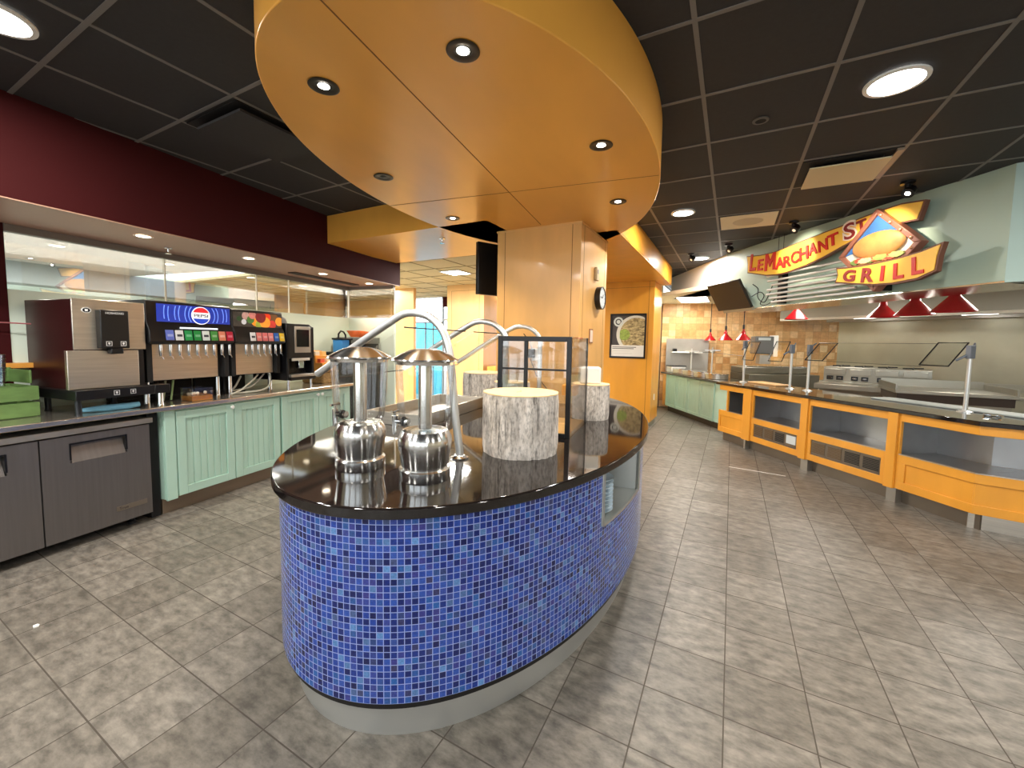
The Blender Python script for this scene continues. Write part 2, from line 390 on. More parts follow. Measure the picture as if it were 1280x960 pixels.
S(MB().prism(F2, 2.0, 2.88), 'wall_right_return', mat('sage_lit',(176,200,192),.45))  # lighter sage: brighter light on the facing side put into the colour
WB = [(-1.175,9.2),(-.131,7.18)]
S(MB().prism(WB+off_poly(WB,.5)[::-1], 2.43, 2.88), 'wall_right_back', WHITE, label='white bulkhead at the far end of the serving line')
# kitchen shell
KT0, KT1, KT2 = (-1.47,10.2), (2.05,11.3), (5.2,9.23)
def wall_uv(P, Q, z0, z1, name, m, thick=.1):
    P, Q = Vector(P), Vector(Q); L = (Q-P).length; mb = MB()
    n = 40; a = [mb.v((L*i/n,0,z0)) for i in range(n+1)]; b = [mb.v((L*i/n,0,z1)) for i in range(n+1)]
    for i in range(n):
        f = mb.f([a[i],a[i+1],b[i+1],b[i]])
        for lp, uvv in zip(f.loops, ((L*i/n,z0),(L*(i+1)/n,z0),(L*(i+1)/n,z1),(L*i/n,z1))): lp[mb.uv].uv = uvv
    mb.box(0,L,.005,thick,z0,z1)
    return S(mb, name, m, (P.x,P.y,0), math.atan2(Q.y-P.y, Q.x-P.x), smooth=False)
wall_uv(KT0, KT1, 0, 2.5, 'wall_kitchen_tiled', TILEW)
wall_uv(KT1, KT2, 0, 2.5, 'wall_kitchen_steel', mat('steel_wall_sheet',(168,166,148),.42,.7,var=.16,vscale=1.2))
S(bx(-1.6,-1.5,8.2,10.4,0,2.9), 'wall_kitchen_left', CREAM)
S(MB().prism([(-1.5,8.8),(-.3,7.6),(.9,6.5),(2.25,5.1),(5.2,4.9),(5.3,9.4),(2.1,11.5),(-1.55,10.4)], 2.43, 2.5), 'ceiling_kitchen', CREAM)
S(bx(5.2,5.3,4,9.4,0,2.9), 'wall_kitchen_right', WHITE)
S(bx(6.4,6.5,-5,5,0,2.9), 'wall_east', CREAM)
S(bx(-5.0,-4.9,-5,-1.2,0,2.9), 'wall_west', CREAM)
mb = MB(); mb.box(-5,6.5,-5.1,-5,0,.5); mb.box(-5,6.5,-5.1,-5,2.6,2.9)
for x in (-5,-2.0,1.2,4.2): mb.box(x,x+.5,-5.1,-5,.5,2.6)
S(mb, 'wall_south', CREAM)
for k,(x0,x1) in enumerate(((-4.5,-2.0),(-1.5,1.2),(1.7,4.2),(4.7,6.5))): S(bx(x0,x1,-5.06,-5.05,.5,2.6), 'window_%d'%(5+k), GLASS)

# ------------------------------------------------------------------ ISLAND
isl = thing('service_island', 'oval blue-mosaic island with black stone top in the middle of the room', 'island', (EC[0],EC[1],0), AI)
mb = MB(); mb.prism(ell(1.815,1.03,180), .868, .91); mb.build('countertop', GRAN, isl, bevel=.006)['label'] = 'glossy black stone top'
a_, b_ = 1.785, 1.0
def ang(y): return math.asin(max(-1,min(1,y/a_)))
tn0, tn1 = ang(-.92), ang(-.34)
ths = sorted([2*PI*i/240 - PI for i in range(240)] + [tn0, tn1])
mb = MB(); arc = 0; zs = (.178,.60,.868); prev = None; colv = []
for i, t in enumerate(ths + [ths[0]+2*PI]):
    p = Vector((b_*math.cos(t), a_*math.sin(t)))
    if prev is not None: arc += (p-prev).length
    prev = p; colv.append((t, arc, [mb.v((p.x,p.y,z)) for z in zs]))
for (ta,ua,va),(tb,ub,vb) in zip(colv, colv[1:]):
    for j in range(2):
        if j == 1 and ta >= tn0-1e-6 and tb <= tn1+1e-6: continue
        f = mb.f([va[j],vb[j],vb[j+1],va[j+1]])
        for lp, q in zip(f.loops, ((ua,zs[j]),(ub,zs[j]),(ub,zs[j+1]),(ua,zs[j+1]))): lp[mb.uv].uv = (q[0],q[1]-.178)
mb.build('tiled_body', MOSAIC, isl)['label'] = 'wall of small blue glass mosaic tiles'
MB().prism(ell(1.775,.99,160), .15, .18).build('black_band', BLACK, isl)
MB().prism(ell(1.725,.94,160), .0, .152).build('kick_plate', mat('kick_silver',(200,202,200),.4,.8), isl)['label'] = 'brushed steel kick plate'
# niche
mb = MB(); arcp = [(b_*math.cos(tn0+(tn1-tn0)*i/10), a_*math.sin(tn0+(tn1-tn0)*i/10)) for i in range(11)]
inn = [(.56,-.34),(.56,-.92)]
mb.prism(arcp+inn, .590, .60); mb.prism(arcp+inn, .862, .868)
mb.box(.55,.56,-.93,-.33,.6,.868); mb.box(.55,arcp[0][0]+.002,-.93,-.92,.6,.868); mb.box(.55,arcp[-1][0]+.002,-.34,-.33,.6,.868)
rim = [(x*1.006,y*1.003) for x,y in arcp]
mb.tube([(x,y,.6) for x,y in rim], .008, 6); mb.tube([(rim[0][0],rim[0][1],.6),(rim[0][0],rim[0][1],.866)], .006, 6); mb.tube([(rim[-1][0],rim[-1][1],.6),(rim[-1][0],rim[-1][1],.866)], .012, 6)
mb.build('plate_niche', mat('niche_bright_steel',(190,192,188),.38,.9), isl)['label'] = 'steel-lined open niche in the tiled side'
PLATE = mat('pale_blue_plate',(206,222,232),.3)
pt = tag(MB().lathe([(.05,0),(.06,.004),(.085,.022),(.088,.026),(.082,.024),(.058,.009),(.0,.007)],28).build('plate', PLATE), None, 'plate')
for k in range(9):
    o = pt if k == 0 else pt.copy()
    if k: COL.objects.link(o)
    o.location = Ip(.80,-.76,.601+.0205*k); tag(o, 'pale blue plate in the stack inside the island niche', None, 'plates stacked in the island niche')

# drink dispensers
def dispenser(x, y, label, aim):
    t = thing('drink_dispenser', label, 'drink dispenser', (x,y,.91), aim, 'steel drink dispensers on the island')
    MB().lathe([(.104,0),(.106,.004),(.106,.042),(.100,.047)],48).build('base_ring', URN, t)
    MB().lathe([(.094,.047),(.098,.06),(.110,.14),(.1115,.155),(.108,.175),(.098,.193),(.093,.20)],48).build('urn_body', URN, t)
    MB().lathe([(.088,.201),(.098,.212),(.104,.23),(.112,.30),(.118,.42),(.1185,.481)],48,caps=False).build('clear_jar', GLASSJ, t)
    MB().lathe([(.027,.205),(.028,.21),(.028,.472),(.027,.478)],24).build('ice_core', URN, t)['label'] = 'steel ice tube inside the clear jar'
    MB().lathe([(.119,.472),(.122,.482),(.134,.484),(.137,.489),(.135,.494),(.10,.513),(.064,.53),(.04,.535),(.0,.536)],48,caps=False).build('lid', URN, t)
    mb = MB(); mb.tube([(.075,0,.228),(.105,0,.228),(.142,0,.228)], [.016,.012,.012], 12); mb.tube([(.138,0,.25),(.138,0,.215),(.141,0,.17)], [.013,.013,.009], 12)
    sp = mb.build('spigot', CHROME, t)
    mb = MB(); mb.tube([(.138,0,.25),(.138,0,.268)],.006,8); mb.tube([(.138,-.028,.27),(.138,.028,.27)],.006,8); mb.build('lever', CHROME, sp)
    mb = MB(); mb.T = Matrix.Translation((.098,0,.228)) @ Matrix.Rotation(PI/2,4,'Y'); mb.lathe([(.020,-.004),(.020,.004)],16); mb.build('washer', BLACK, sp)
    return t
aim = math.atan2(-.40,-1.0)
dispenser(-1.107,1.306,'steel and clear drink dispenser nearer the bark log riser', D2R(195))
dispenser(-1.449,1.27,'steel and clear drink dispenser nearer the green cabinets', D2R(190))

# sneeze guard on the island (three bent tubes with sloping panes)
sg = thing('sneeze_guard', 'bent steel tube sneeze guard with sloping panes on island', 'sneeze guard', (EC[0],EC[1],.91), AI)
HP = [(.19,0),(.187,.05),(.164,.206),(.141,.44),(.125,.53),(.105,.592),(.08,.632),(.047,.664),(.0,.692),(-.066,.705),(-.12,.702),(-.159,.688),(-.22,.656),(-.305,.608),(-.46,.518),(-.60,.43),(-.70,.372)]
for y in (-1.13,-.30,.52):
    MB().tube(crv([(min(x,.19 if y < -1 else .10),y,z) for x,z in HP],4), .0195, 14).build('bent_tube', TUBE, sg)
    MB().lathe([(.042,0),(.042,.006),(.03,.01),(.024,.016)],24,(.19 if y < -1 else .10,y)).build('flange', CHROME, sg)
for y0 in (-1.07,-.24):
    mb = MB(); P = [(-.17,.640),(-.66,.352)]
    q = [(P[0][0],y0,P[0][1]),(P[0][0],y0+.70,P[0][1]),(P[1][0],y0+.70,P[1][1]),(P[1][0],y0,P[1][1])]
    lo = [mb.v(p) for p in q]; hi = [mb.v((p[0]+.004,p[1],p[2]-.007)) for p in q]
    mb.f(lo); mb.f(hi[::-1])
    for i in range(4): mb.f([lo[i],lo[(i+1)%4],hi[(i+1)%4],hi[i]])
    pn = mb.build('glass_pane', GLASSG, sg)
    MB().tube([(q[0][0],q[0][1],q[0][2]-.004),(q[1][0],q[1][1],q[1][2]-.004)],.004,6).build('upper_edge', BLKMET, pn); MB().tube([q[2],q[3]],.003,6).build('lower_edge', BLKMET, pn)
# cold well
cw = thing('cold_well', 'long steel cold well set into the island behind the dispensers', 'cold well', (EC[0],EC[1],.91), AI)
mb = MB(); mb.box(-.36,-.345,-.62,.36,0,.085); mb.box(-.80,-.785,-.62,.36,0,.085); mb.box(-.785,-.36,-.62,-.605,0,.085); mb.box(-.785,-.36,.345,.36,0,.085)
mb.build('rim', STEEL, cw, bevel=.003); bx(-.785,-.36,-.605,.345,.002,.012).build('pan', STEELD, cw)

# bark log risers
def log(name_label, x, y, r, h, group, z=.91):
    t = thing('log_riser', name_label, 'log riser', (x,y,z), random.random()*6, group)
    mb = MB(); n = 72; rows = 7; random.seed(int(r*1000+x*77))
    wob = [1 + random.uniform(-.012,.012) + .014*math.sin(5*2*PI*i/n) - (.028 if random.random() < .12 else 0) for i in range(n)]
    rg = []
    for j in range(rows+1):
        k = 1 - .025*(1 if j in (0,rows) else 0)
        rg.append([mb.v((r*k*(wob[i]+random.uniform(-.006,.006))*math.cos(2*PI*i/n), r*k*(wob[i])*math.sin(2*PI*i/n), h*j/rows)) for i in range(n)])
    for a, b in zip(rg, rg[1:]):
        for i in range(n): mb.f([a[i],a[(i+1)%n],b[(i+1)%n],b[i]])
    mb.f(rg[0][::-1])
    mb.build('bark', BARK, t)
    mb = MB(); mb.prism([(r*.985*wob[i]*math.cos(2*PI*i/n), r*.985*wob[i]*math.sin(2*PI*i/n)) for i in range(n)], h-.004, h+.002); mb.mi = 1
    mb.tube([(-.04,.02,h+.002),(0,.0,h+.002),(.05,.01,h+.002)],.0012,4)
    mb.build('cut_face', [CUT, SEAM], t)['label'] = 'pale sawn top face'
    return t
LG = 'bark log risers on the island'
log('largest bark log riser at the front beside the drink dispensers', -.957,1.889,.198,.31, LG)
log('bark log riser standing behind the steel cold well', -2.0,3.18,.19,.285, LG)
log('bark log riser right of the display case with a white block on top', -.93,3.015,.14,.262, LG)
log('low bark log riser seen through the front of the display case', -1.62,3.02,.15,.235, LG)
wb = tag(bx(-.08,.08,-.075,.075,0,.125).build('white_block', WHITEP, bevel=.012), 'white plastic block resting on the log riser by the display case', 'block')
wb.location = (-.95,3.03,1.174); wb.rotation_euler = (0,0,D2R(22))

# display case
dc = thing('display_case', 'clear pastry display case with black front frame on the island', 'display case', Ip(.365,-.235,.91), AI)
W, Dp, Hh = .232, .285, .605
mb = MB()
for x in (-W, W-.028): mb.box(x,x+.028,-Dp,-Dp+.022,0,Hh)
mb.box(-W+.028,W-.028,-Dp,-Dp+.022,Hh-.03,Hh); mb.box(-W+.028,W-.028,-Dp,-Dp+.022,0,.025)
mb.box(-.06,-.038,-Dp,-Dp+.02,.025,Hh-.03)
mb.box(-W+.028,-.06,-Dp+.004,-Dp+.018,.40,.412); mb.box(-.038,W-.028,-Dp+.004,-Dp+.018,.40,.412)
mb.build('frame', BLKMET, dc, bevel=.002)
bx(W-.012,W,Dp-.012,Dp,0,Hh).build('corner_post', BLKMET, dc); bx(-W,-W+.012,Dp-.012,Dp,0,Hh).build('corner_post', BLKMET, dc)
bx(W-.006,W-.001,-Dp+.022,Dp-.012,.004,Hh-.003).build('side_pane', GLASS, dc)
bx(-W+.001,-W+.006,-Dp+.022,Dp-.012,.004,Hh-.003).build('side_pane', GLASS, dc)
bx(-W+.012,W-.012,Dp-.008,Dp-.003,.004,Hh-.003).build('back_pane', GLASS, dc)
bx(-W+.028,W-.028,-Dp+.008,-Dp+.012,.025,Hh-.03).build('front_pane', GLASS, dc)
mb = MB(); mb.box(-W,W,-Dp+.022,Dp,Hh-.004,Hh); mb.build('top_pane', GLASS, dc)
for z in (.21,.41): bx(-W+.008,W-.008,-Dp+.03,Dp-.01,z,z+.006).build('glass_shelf', GLASSG, dc)
bx(-W+.02,W-.01,-Dp+.03,Dp-.02,.002,.02).build('floor_board', WOODL, dc)
tb = tag(bx(-.05,.05,-.045,.045,0,.07).build('wooden_box', WOODO, bevel=.004), 'small amber wooden box on the display case shelf', 'box'); tb.location = Ip(.52,-.16,1.127); tb.rotation_euler=(0,0,AI)

# column fittings
clk = thing('wall_clock', 'round black-rimmed wall clock on the side of the column', 'clock', (-1.235,4.13,1.94))
mb = MB(); mb.ring((0,0),0,.115,0,.045,'x'); mb.ring((0,0),.104,.116,.045,.055,'x'); mb.build('rim', BLACK, clk)
MB().ring((0,0),0,.104,.045,.048,'x').build('dial', mat('clock_dial',(214,222,224),.4), clk)
mb = MB(); mb.tube([(.05,0,0),(.05,.03,.035)],.004,5); mb.tube([(.05,0,0),(.05,-.05,.01)],.003,5)
for k in range(12): a = k*PI/6; mb.box(.048,.049,.09*math.sin(a)-.004,.09*math.sin(a)+.004,.09*math.cos(a)-.004,.09*math.cos(a)+.004)
mb.build('hands', BLACK, clk)
th = thing('thermostat', 'small cream thermostat above the wall clock', 'thermostat', (-1.235,4.03,2.17)); bx(0,.028,-.04,.04,-.065,.065).build('cover', mat('beige_plastic',(196,176,140),.5), th, bevel=.006); bx(.028,.031,-.02,.02,0,.04).build('dial_window', mat('grey_window',(130,124,112),.3), th)
nt_ = thing('notice_frame', 'small framed notice on the column above the display case', 'notice', (-1.235,3.93,1.55)); 
mb = MB(); mb.box(0,.008,-.05,.05,-.07,.07); mb.build('frame', mat('bronze_frame',(150,100,62),.5), nt_); bx(.008,.010,-.04,.04,-.058,.058).build('paper', mat('pink_paper',(232,206,188),.7), nt_)
ol = thing('wall_outlet', 'white wall outlet on the front of the column', 'outlet', (-1.66,3.575,1.36)); bx(-.04,.04,-.006,0,-.06,.06).build('plate', WHITEP, ol, bevel=.002); bx(-.065,-.005,-.05,-.006,-.03,.055).build('adapter', BLACK, ol, bevel=.005)['label']='black power adapter'
mb = MB(); mb.tube([(-.03,-.03,.055),(-.05,-.03,.12),(-.13,-.012,.2)],.004,6); mb.tube([(-.05,-.03,-.03),(.02,-.02,-.2),(.2,-.012,-.40)],.004,6); mb.build('cord', BLACK, ol)
tv = thing('wall_television', 'black flat television on the left side of the column', 'television', (-2.345,3.62,2.24), D2R(-26))
bx(-.05,0,-.02,.86,-.27,.27).build('cabinet', BLACK, tv, bevel=.006); bx(-.056,-.05,.0,.84,-.225,.25).build('screen', SCREEN, tv); bx(-.055,-.05,.10,.18,-.255,.24-.48).build('label_sticker', WHITEP, tv)
mb=MB(); mb.tube([(.0,.35,.1),(.12,.3,.1)],.03,8); mb.build('mount_arm', BLACK, tv)
po = thing('framed_poster', 'black-framed food poster on the amber wooden pier', 'poster', (-1.64,7.4,1.62))
mb = MB()
for x0,x1,z0,z1 in ((-.315,.315,.365,.395),(-.315,.315,-.395,-.365),(-.315,-.287,-.365,.365),(.287,.315,-.365,.365)): mb.box(x0,x1,-.03,0,z0,z1)
mb.build('frame', BLACK, po, bevel=.003)
bx(-.287,.287,-.012,0,-.365,.365).build('sheet', mat('poster_charcoal',(70,64,62),.6), po)
def disc_clip(c, r, x0,x1,z0,z1,n=60):
    return [(min(x1,max(x0,c[0]+r*math.cos(2*PI*i/n))), min(z1,max(z0,c[1]+r*math.sin(2*PI*i/n)))) for i in range(n)]
MB().prism(disc_clip((.13,.03),.33,-.287,.287,-.165,.365), -.014,-.012,'y').build('bowl_picture', mat('bowl_white',(226,220,204),.5), po)
FOOD = mat('noodle_print',(176,156,108),.6,var=.75,vscale=20,stretch=(1,1,2.2))
MB().prism(disc_clip((.15,.03),.29,-.287,.287,-.165,.34), -.016,-.0142,'y').build('food_picture', FOOD, po)
MB().prism(disc_clip((-.06,.02),.10,-.14,.06,-.12,.13), -.0168,-.0162,'y').build('greens_picture', mat('salad_print',(150,168,74),.6,var=.3,vscale=30), po)
mb = MB(); mb.ring((-.17,.25),.055,.085,-.018,-.0165,'y'); mb.ring((-.17,.25),0,.035,-.018,-.0165,'y'); mb.build('round_emblem', mat('emblem_white',(214,218,210),.6), po)
mb = MB(); mb.box(-.287,.287,-.018,-.012,-.365,-.165); mb.mi=1
for z,w in ((-.20,.42),(-.225,.38)): mb.box(-.265,-.265+w,-.0188,-.018,z-.006,z+.006)
mb.mi=2
for z,w in ((-.27,.30),(-.31,.34)): mb.box(-.25,-.25+w,-.0188,-.018,z-.002,z+.002)
mb.build('caption_strip', [mat('poster_white',(232,226,216),.6), mat('print_dark',(90,84,80),.6), mat('print_pale',(190,184,176),.6)], po)
sw = tag(bx(0,.008,-.03,.03,-.055,.055).build('switch_plate', WHITEP, bevel=.002),'white switch plate low on the edge of the amber pier','switch'); sw.location=(-1.21,7.75,.52)

# ------------------------------------------------------------------ LEFT RUN
def LT(name, label, cat, t=0, s=0, z=0, group=None): return thing(name, label, cat, Lp(t,s,z), A, group)
wt = LT('steel_counter','long stainless steel counter under the drink machines','counter')
bx(-.75,0,-.6,3.72,.872,.91).build('worktop', mat('counter_steel',(216,208,194),.24,.92,var=.06,vscale=3,stretch=(20,1,1)), wt, bevel=.006)
fr = LT('undercounter_refrigerator','grey two-door refrigerator under the steel counter','refrigerator')
bx(-.70,-.085,-.35,1.46,.08,.80).build('cabinet', BLACKM, fr)
mb = MB(); mb.box(-.70,-.02,-.35,1.482,.795,.835); mb.build('top_rail', STEELD, fr, bevel=.003)
def fridge_door(s0, s1, h0, h1):
    mb = MB(); z0,z1=.076,.785; b0,b1=.60,.728
    x0,x1=-.085,-.03
    mb.box(x0,x1,s0,s1,z0,b0); mb.box(x0,x1,s0,s1,b1,z1); mb.box(x0,x1,s0,h0,b0,b1); mb.box(x0,x1,h1,s1,b0,b1)
    d = mb.build('door', FRIDGE, fr)
    mb = MB(); mb.box(x0,x0+.012,h0,h1,b0,b1)
    vs=[mb.v((x0+.01,h0+.008,b1-.02)),mb.v((x0+.01,h1-.008,b1-.02)),mb.v((x1-.001,h1-.008,b0)),mb.v((x1-.001,h0+.008,b0))]; mb.f(vs)
    mb.mi=1; mb.box(x1-.03,x1+.002,h0-.004,h0+.006,b0+.02,b1+.006); mb.box(x1-.03,x1+.002,h1-.006,h1+.004,b0+.02,b1+.006); mb.box(x1-.03,x1+.002,h0,h1,b1-.004,b1+.008)
    mb.build('recessed_handle', [FRIDGE,BLACK], d)['label']='recessed grip with black edge'
    return d
fridge_door(.245,.848,.36,.708); d1 = fridge_door(.856,1.46,.998,1.313)
mb = MB(); mb.box(-.03,-.026,1.232,1.424,.165,.20); mb.build('maker_badge', mat('badge_steel',(150,140,128),.3,.8), d1)
mb = MB(); mb.text('True', Matrix.Translation((-.026,1.275,.183))@Matrix(((0,0,1,0),(1,0,0,0),(0,1,0,0),(0,0,0,1))), h=.02, depth=.001); mb.build('badge_lettering', mat('badge_print',(60,50,50),.5), d1)
for s in (-.25,.5,1.38):
    for t_ in (-.14,-.62): MB().lathe([(.03,0),(.03,.02),(.015,.03),(.015,.08)],12,(t_,s)).build('foot', BLACKM, fr)
bx(-.70,-.10,1.487,1.556,.0,.868).build('gap_shade', BLACKM, wt)  # black box stands in for the shade in the gap
# mint cabinets
def cab_door(t, s0, s1, knob=None):
    mb = MB(); z0,z1=.135,.852; x0,x1=-.055,-.03; b=.07
    mb.box(x0,x1,s0,s0+b,z0,z1); mb.box(x0,x1,s1-b,s1,z0,z1); mb.box(x0,x1,s0+b,s1-b,z0,z0+b); mb.box(x0,x1,s0+b,s1-b,z1-b,z1)
    n = 6; w = (s1-s0-2*b)/n
    for k in range(n): mb.box(x0,x1-.011,s0+b+k*w+.004,s0+b+(k+1)*w-.004,z0+b,z1-b)
    mb.box(x0,x1-.016,s0+b,s1-b,z0+b,z1-b)
    d = mb.build('door', MINT, t, bevel=.002)
    if knob:
        mb = MB(); mb.T = Matrix.Translation((-.03,knob,.825))@Matrix.Rotation(PI/2,4,'Y'); mb.lathe([(.007,0),(.007,.012),(.016,.018),(.018,.026),(.012,.034),(0,.035)],16,caps=False)
        mb.build('knob', WHITEP, d)['label']='round white knob'
    return d
def cabinet(name_label, s0, s1, doors, filler=None):
    t = LT('mint_cabinet', name_label, 'cabinet', group='mint cabinets under the steel counter')
    bx(-.70,-.057,s0,s1,.13,.868).build('carcass', MINT, t)
    bx(-.66,-.10,s0+.002,s1-.002,0,.13).build('kick_plate', mat('kick_bronze_steel',(140,124,106),.4,.7), t)
    if filler: bx(-.055,-.03,filler[0],filler[1],.12,.866).build('end_stile', MINT, t, bevel=.003)
    for d in doors: cab_door(t,*d)
cabinet('mint beadboard cabinet next to the grey refrigerator',1.565,2.645,[(1.655,2.142,2.115),(2.150,2.636,None)],(1.568,1.646))
cabinet('mint beadboard cabinet at the far end of the steel counter',2.65,3.71,[(2.665,3.163,3.135),(3.171,3.66,3.2)])

# ice machine
im = LT('ice_dispenser','stainless ice dispenser with dark maroon side beside the green crate','ice machine',0,0,.91)
bx(-.73,-.14,1.09,1.50,.12,.815).build('cabinet', MAROON, im, bevel=.004)
bx(-.14,-.125,1.088,1.516,.46,.822).build('upper_panel', STEEL, im, bevel=.004)
bx(-.14,-.105,1.042,1.455,.18,.455).build('splash_panel', STEEL, im, bevel=.004)
bx(-.2,-.13,1.457,1.50,.14,.455).build('side_slot', BLACK, im)
mb = MB(); mb.box(-.14,-.07,1.215,1.385,.47,.75); mb.box(-.12,-.06,1.265,1.34,.43,.47); dz = mb.build('dispense_head', BLACK, im, bevel=.006)
TM = Matrix(((0,0,1,0),(1,0,0,0),(0,1,0,0),(0,0,0,1)))
MB().text('HOSHIZAKI', Matrix.Translation((-.07,1.30,.728))@TM, w=.105, depth=.001).build('maker_lettering', mat('white_print',(225,225,225),.5), dz)
def icon(s, z, par, x):
    mb = MB(); w=.017
    for a in ((s-w,s+w,z+w-.003,z+w),(s-w,s+w,z-w,z-w+.003),(s-w,s-w+.003,z-w,z+w),(s+w-.003,s+w,z-w,z+w)): mb.box(x,x+.001,*a)
    mb.box(x,x+.001,s-.006,s+.006,z-.004,z+.009); mb.box(x,x+.001,s-.002,s+.002,z-.01,z-.004)
    mb.build('symbol', mat('icon_print',(220,220,220),.5), par)
icon(1.26,.505,dz,-.07); icon(1.345,.505,dz,-.07)
mb = MB(); mb.T=Matrix.Translation((-.125,1.165,.742)); mb.T = mb.T @ Matrix.Diagonal((1,1.35,1,1)); mb.ring((0,0),0,.016,0,.004,'x',24); mb.mi=1; mb.ring((0,0),.016,.019,0,.005,'x',24); mb.box(.004,.005,-.006,.006,-.008,.008)
mb.build('oval_badge', [BLACK,WHITEP], im)
mb = MB(); mb.box(-.60,-.03,1.045,1.515,.11,.178); mb.box(-.12,-.03,1.515,1.62,.11,.178); tr = mb.build('drip_tray', BLACK, im, bevel=.004); icon(1.27,.145,tr,-.03); icon(1.37,.145,tr,-.03)
for t,s in ((-.08,1.075),(-.55,1.11),(-.55,1.5)): MB().lathe([(.022,0),(.018,.01),(.018,.11)],12,(t,s)).build('leg', BLKMET, im)
MB().lathe([(.024,0),(.02,.012),(.018,.11)],14,(-.09,1.58)).build('leg', CHROME, im)['label']='chrome front leg'
mb = MB(); mb.tube([(-.07,1.52,.02),(-.06,1.62,.0)],.004,6)
tw = tag(MB().tube([(-.2,1.14,.02),(-.15,1.25,.024),(-.13,1.38,.024),(-.12,1.45,.03)],[.015,.024,.024,.02],8).build('cloth', mat('blue_cloth',(120,178,206),.9)),'blue wiping cloth under the ice dispenser','cloth'); tw.location=Lp(0,0,.91); tw.rotation_euler=(0,0,A); tw.scale=(1,1,1)

# soda fountains
def nozzle_row(t, s0, ds, n):
    for k in range(n):
        s = s0+ds*k
        mb = MB(); mb.lathe([(.011,.50),(.012,.49),(.012,.42),(.009,.405),(.009,.40)],10,(-.135,s)); mb.tube([(-.145,s+.012,.41),(-.13,s+.02,.375)],.0035,6)
        mb.build('nozzle', CHROME, t)
def fountain(label, s0, s1, top, st0, st1, btns, bs0, bds, nz):
    t = LT('soda_fountain', label, 'soda fountain', 0,0,.91, 'soda fountains on the steel counter')
    mb = MB(); mb.prism([(-.73,.50),(-.115,.50),(-.085,.52),(-.095,.62),(-.13,.68),(-.13,top-.01),(-.14,top),(-.73,top)], s0, s1, 'y'); 
    # prism with ax='y' maps (u,w,h)->(u,h,w)
    hd = mb.build('head', BLACK, t, bevel=.004)
    bx(-.73,-.22,s0+.01,s1-.01,.19,.50).build('cabinet', BLACKM, t)
    bx(-.73,-.70,s0+.01,s1-.01,.002,.19).build('shade_backing', BLACKM, t)  # added black sheet, paints the shade behind the legs
    bx(-.215,-.205,st0,st1,.195,.50).build('splash_panel', STEEL, t, bevel=.003)
    for s in (s0+.03,s1-.03): bx(-.22,-.16,s-.02,s+.02,.19,.5).build('side_column', BLACKM, t)
    for k,c in enumerate(btns):
        s = bs0+bds*k
        mb = MB(); mb.T = Matrix.Translation((-.088,s,.575))@Matrix.Rotation(D2R(-8),4,'Y'); w=bds*.40
        mb.box(0,.008,-w,w,-.042,.042); mb.mi=1; mb.box(.008,.009,-w*.7,w*.7,-.012,.008)
        c2 = tuple(min(255,int(x*.6+100)) for x in c) if sum(c)<600 else (60,60,70)
        mb.build('flavour_button', [mat('button_%d_%d_%d'%c,c,.3), mat('btnmark_%d_%d_%d'%c,c2,.4)], t, bevel=.002)
    nozzle_row(t, bs0-bds*.6, bds, nz)
    for s in (s0+.06,s1-.05): MB().lathe([(.024,0),(.02,.012),(.019,.19)],14,(-.27,s)).build('leg', CHROME, t)
    MB().lathe([(.022,0),(.018,.01),(.018,.19)],10,(-.66,(s0+s1)/2)).build('leg', BLKMET, t)
    return t, hd
f1, h1 = fountain('soda fountain with blue lit panel, round logo and eight buttons',1.525,2.212,.855,1.535,2.13,
    [(96,112,196),(226,226,226),(34,150,80),(30,140,66),(222,230,228),(72,150,70),(228,140,110),(190,28,60)],1.665,.0715,9)
PB = mat('pepsi_blue',(26,48,140),.25,emit=(36,66,190),estr=.35)
bx(-.13,-.126,1.60,2.20,.685,.832).build('lit_panel', PB, f1)
PRING = mat('pepsi_ring',(110,150,245),.3,emit=(100,140,240),estr=.4)
for c0,rs in (((1.95,.755),(.11,.14,.19,.22,.27,.30)),):
    for r in rs:
        for sgn in (0,PI):
            P=[]
            for i in range(25):
                a = sgn - .9 + 1.8*i/24
                p=(c0[0]+r*math.cos(a), c0[1]+r*math.sin(a))
                if .69 < p[1] < .828 and 1.605 < p[0] < 2.195: P.append((-.1257,p[0],p[1]))
            if len(P)>2: MB().tube(P,.004,4).build('ring_mark', PRING, f1)
def half_disc(c, r, a0, a1, n=24): return [(c[0]+r*math.cos(a0+(a1-a0)*i/n), c[1]+r*math.sin(a0+(a1-a0)*i/n)) for i in range(n+1)]
cP=(1.94,.752)
MB().ring(cP,0,.078,-.126,-.122,'x').build('round_logo', mat('logo_white',(245,245,245),.3,emit=(245,245,245),estr=.5), f1)
mb=MB(); mb.prism(half_disc(cP,.071,D2R(22),D2R(158)),-.122,-.120,'x'); mb.build('logo_red', mat('logo_red',(225,40,52),.3,emit=(225,40,52),estr=.4), f1)
mb=MB(); mb.prism(half_disc(cP,.071,D2R(202),D2R(338)),-.122,-.120,'x'); mb.build('logo_blue', mat('logo_blue',(30,70,190),.3,emit=(30,70,190),estr=.4), f1)
MB().text('PEPSI', Matrix.Translation((-.122,cP[0],cP[1]))@TM, w=.118, h=.026, depth=.002, bold=.01).build('logo_lettering', mat('logo_navy',(18,26,60),.4), f1)
bx(-.098,-.09,1.75,2.06,.632,.645).build('light_strip', mat('light_strip',(235,240,245),.4,emit=(220,230,245),estr=.8), f1)
f2, h2 = fountain('soda fountain with fruit picture panel and six buttons',2.222,2.775,.838,2.225,2.715,
    [(235,235,235),(232,130,124),(232,120,120),(230,132,132),(40,100,190),(240,200,40)],2.40,.066,7)
bx(-.13,-.126,2.235,2.765,.672,.815).build('fruit_panel', mat('fruit_panel_ground',(60,56,52),.3,emit=(60,56,52),estr=.3,var=.5,vscale=20), f2)
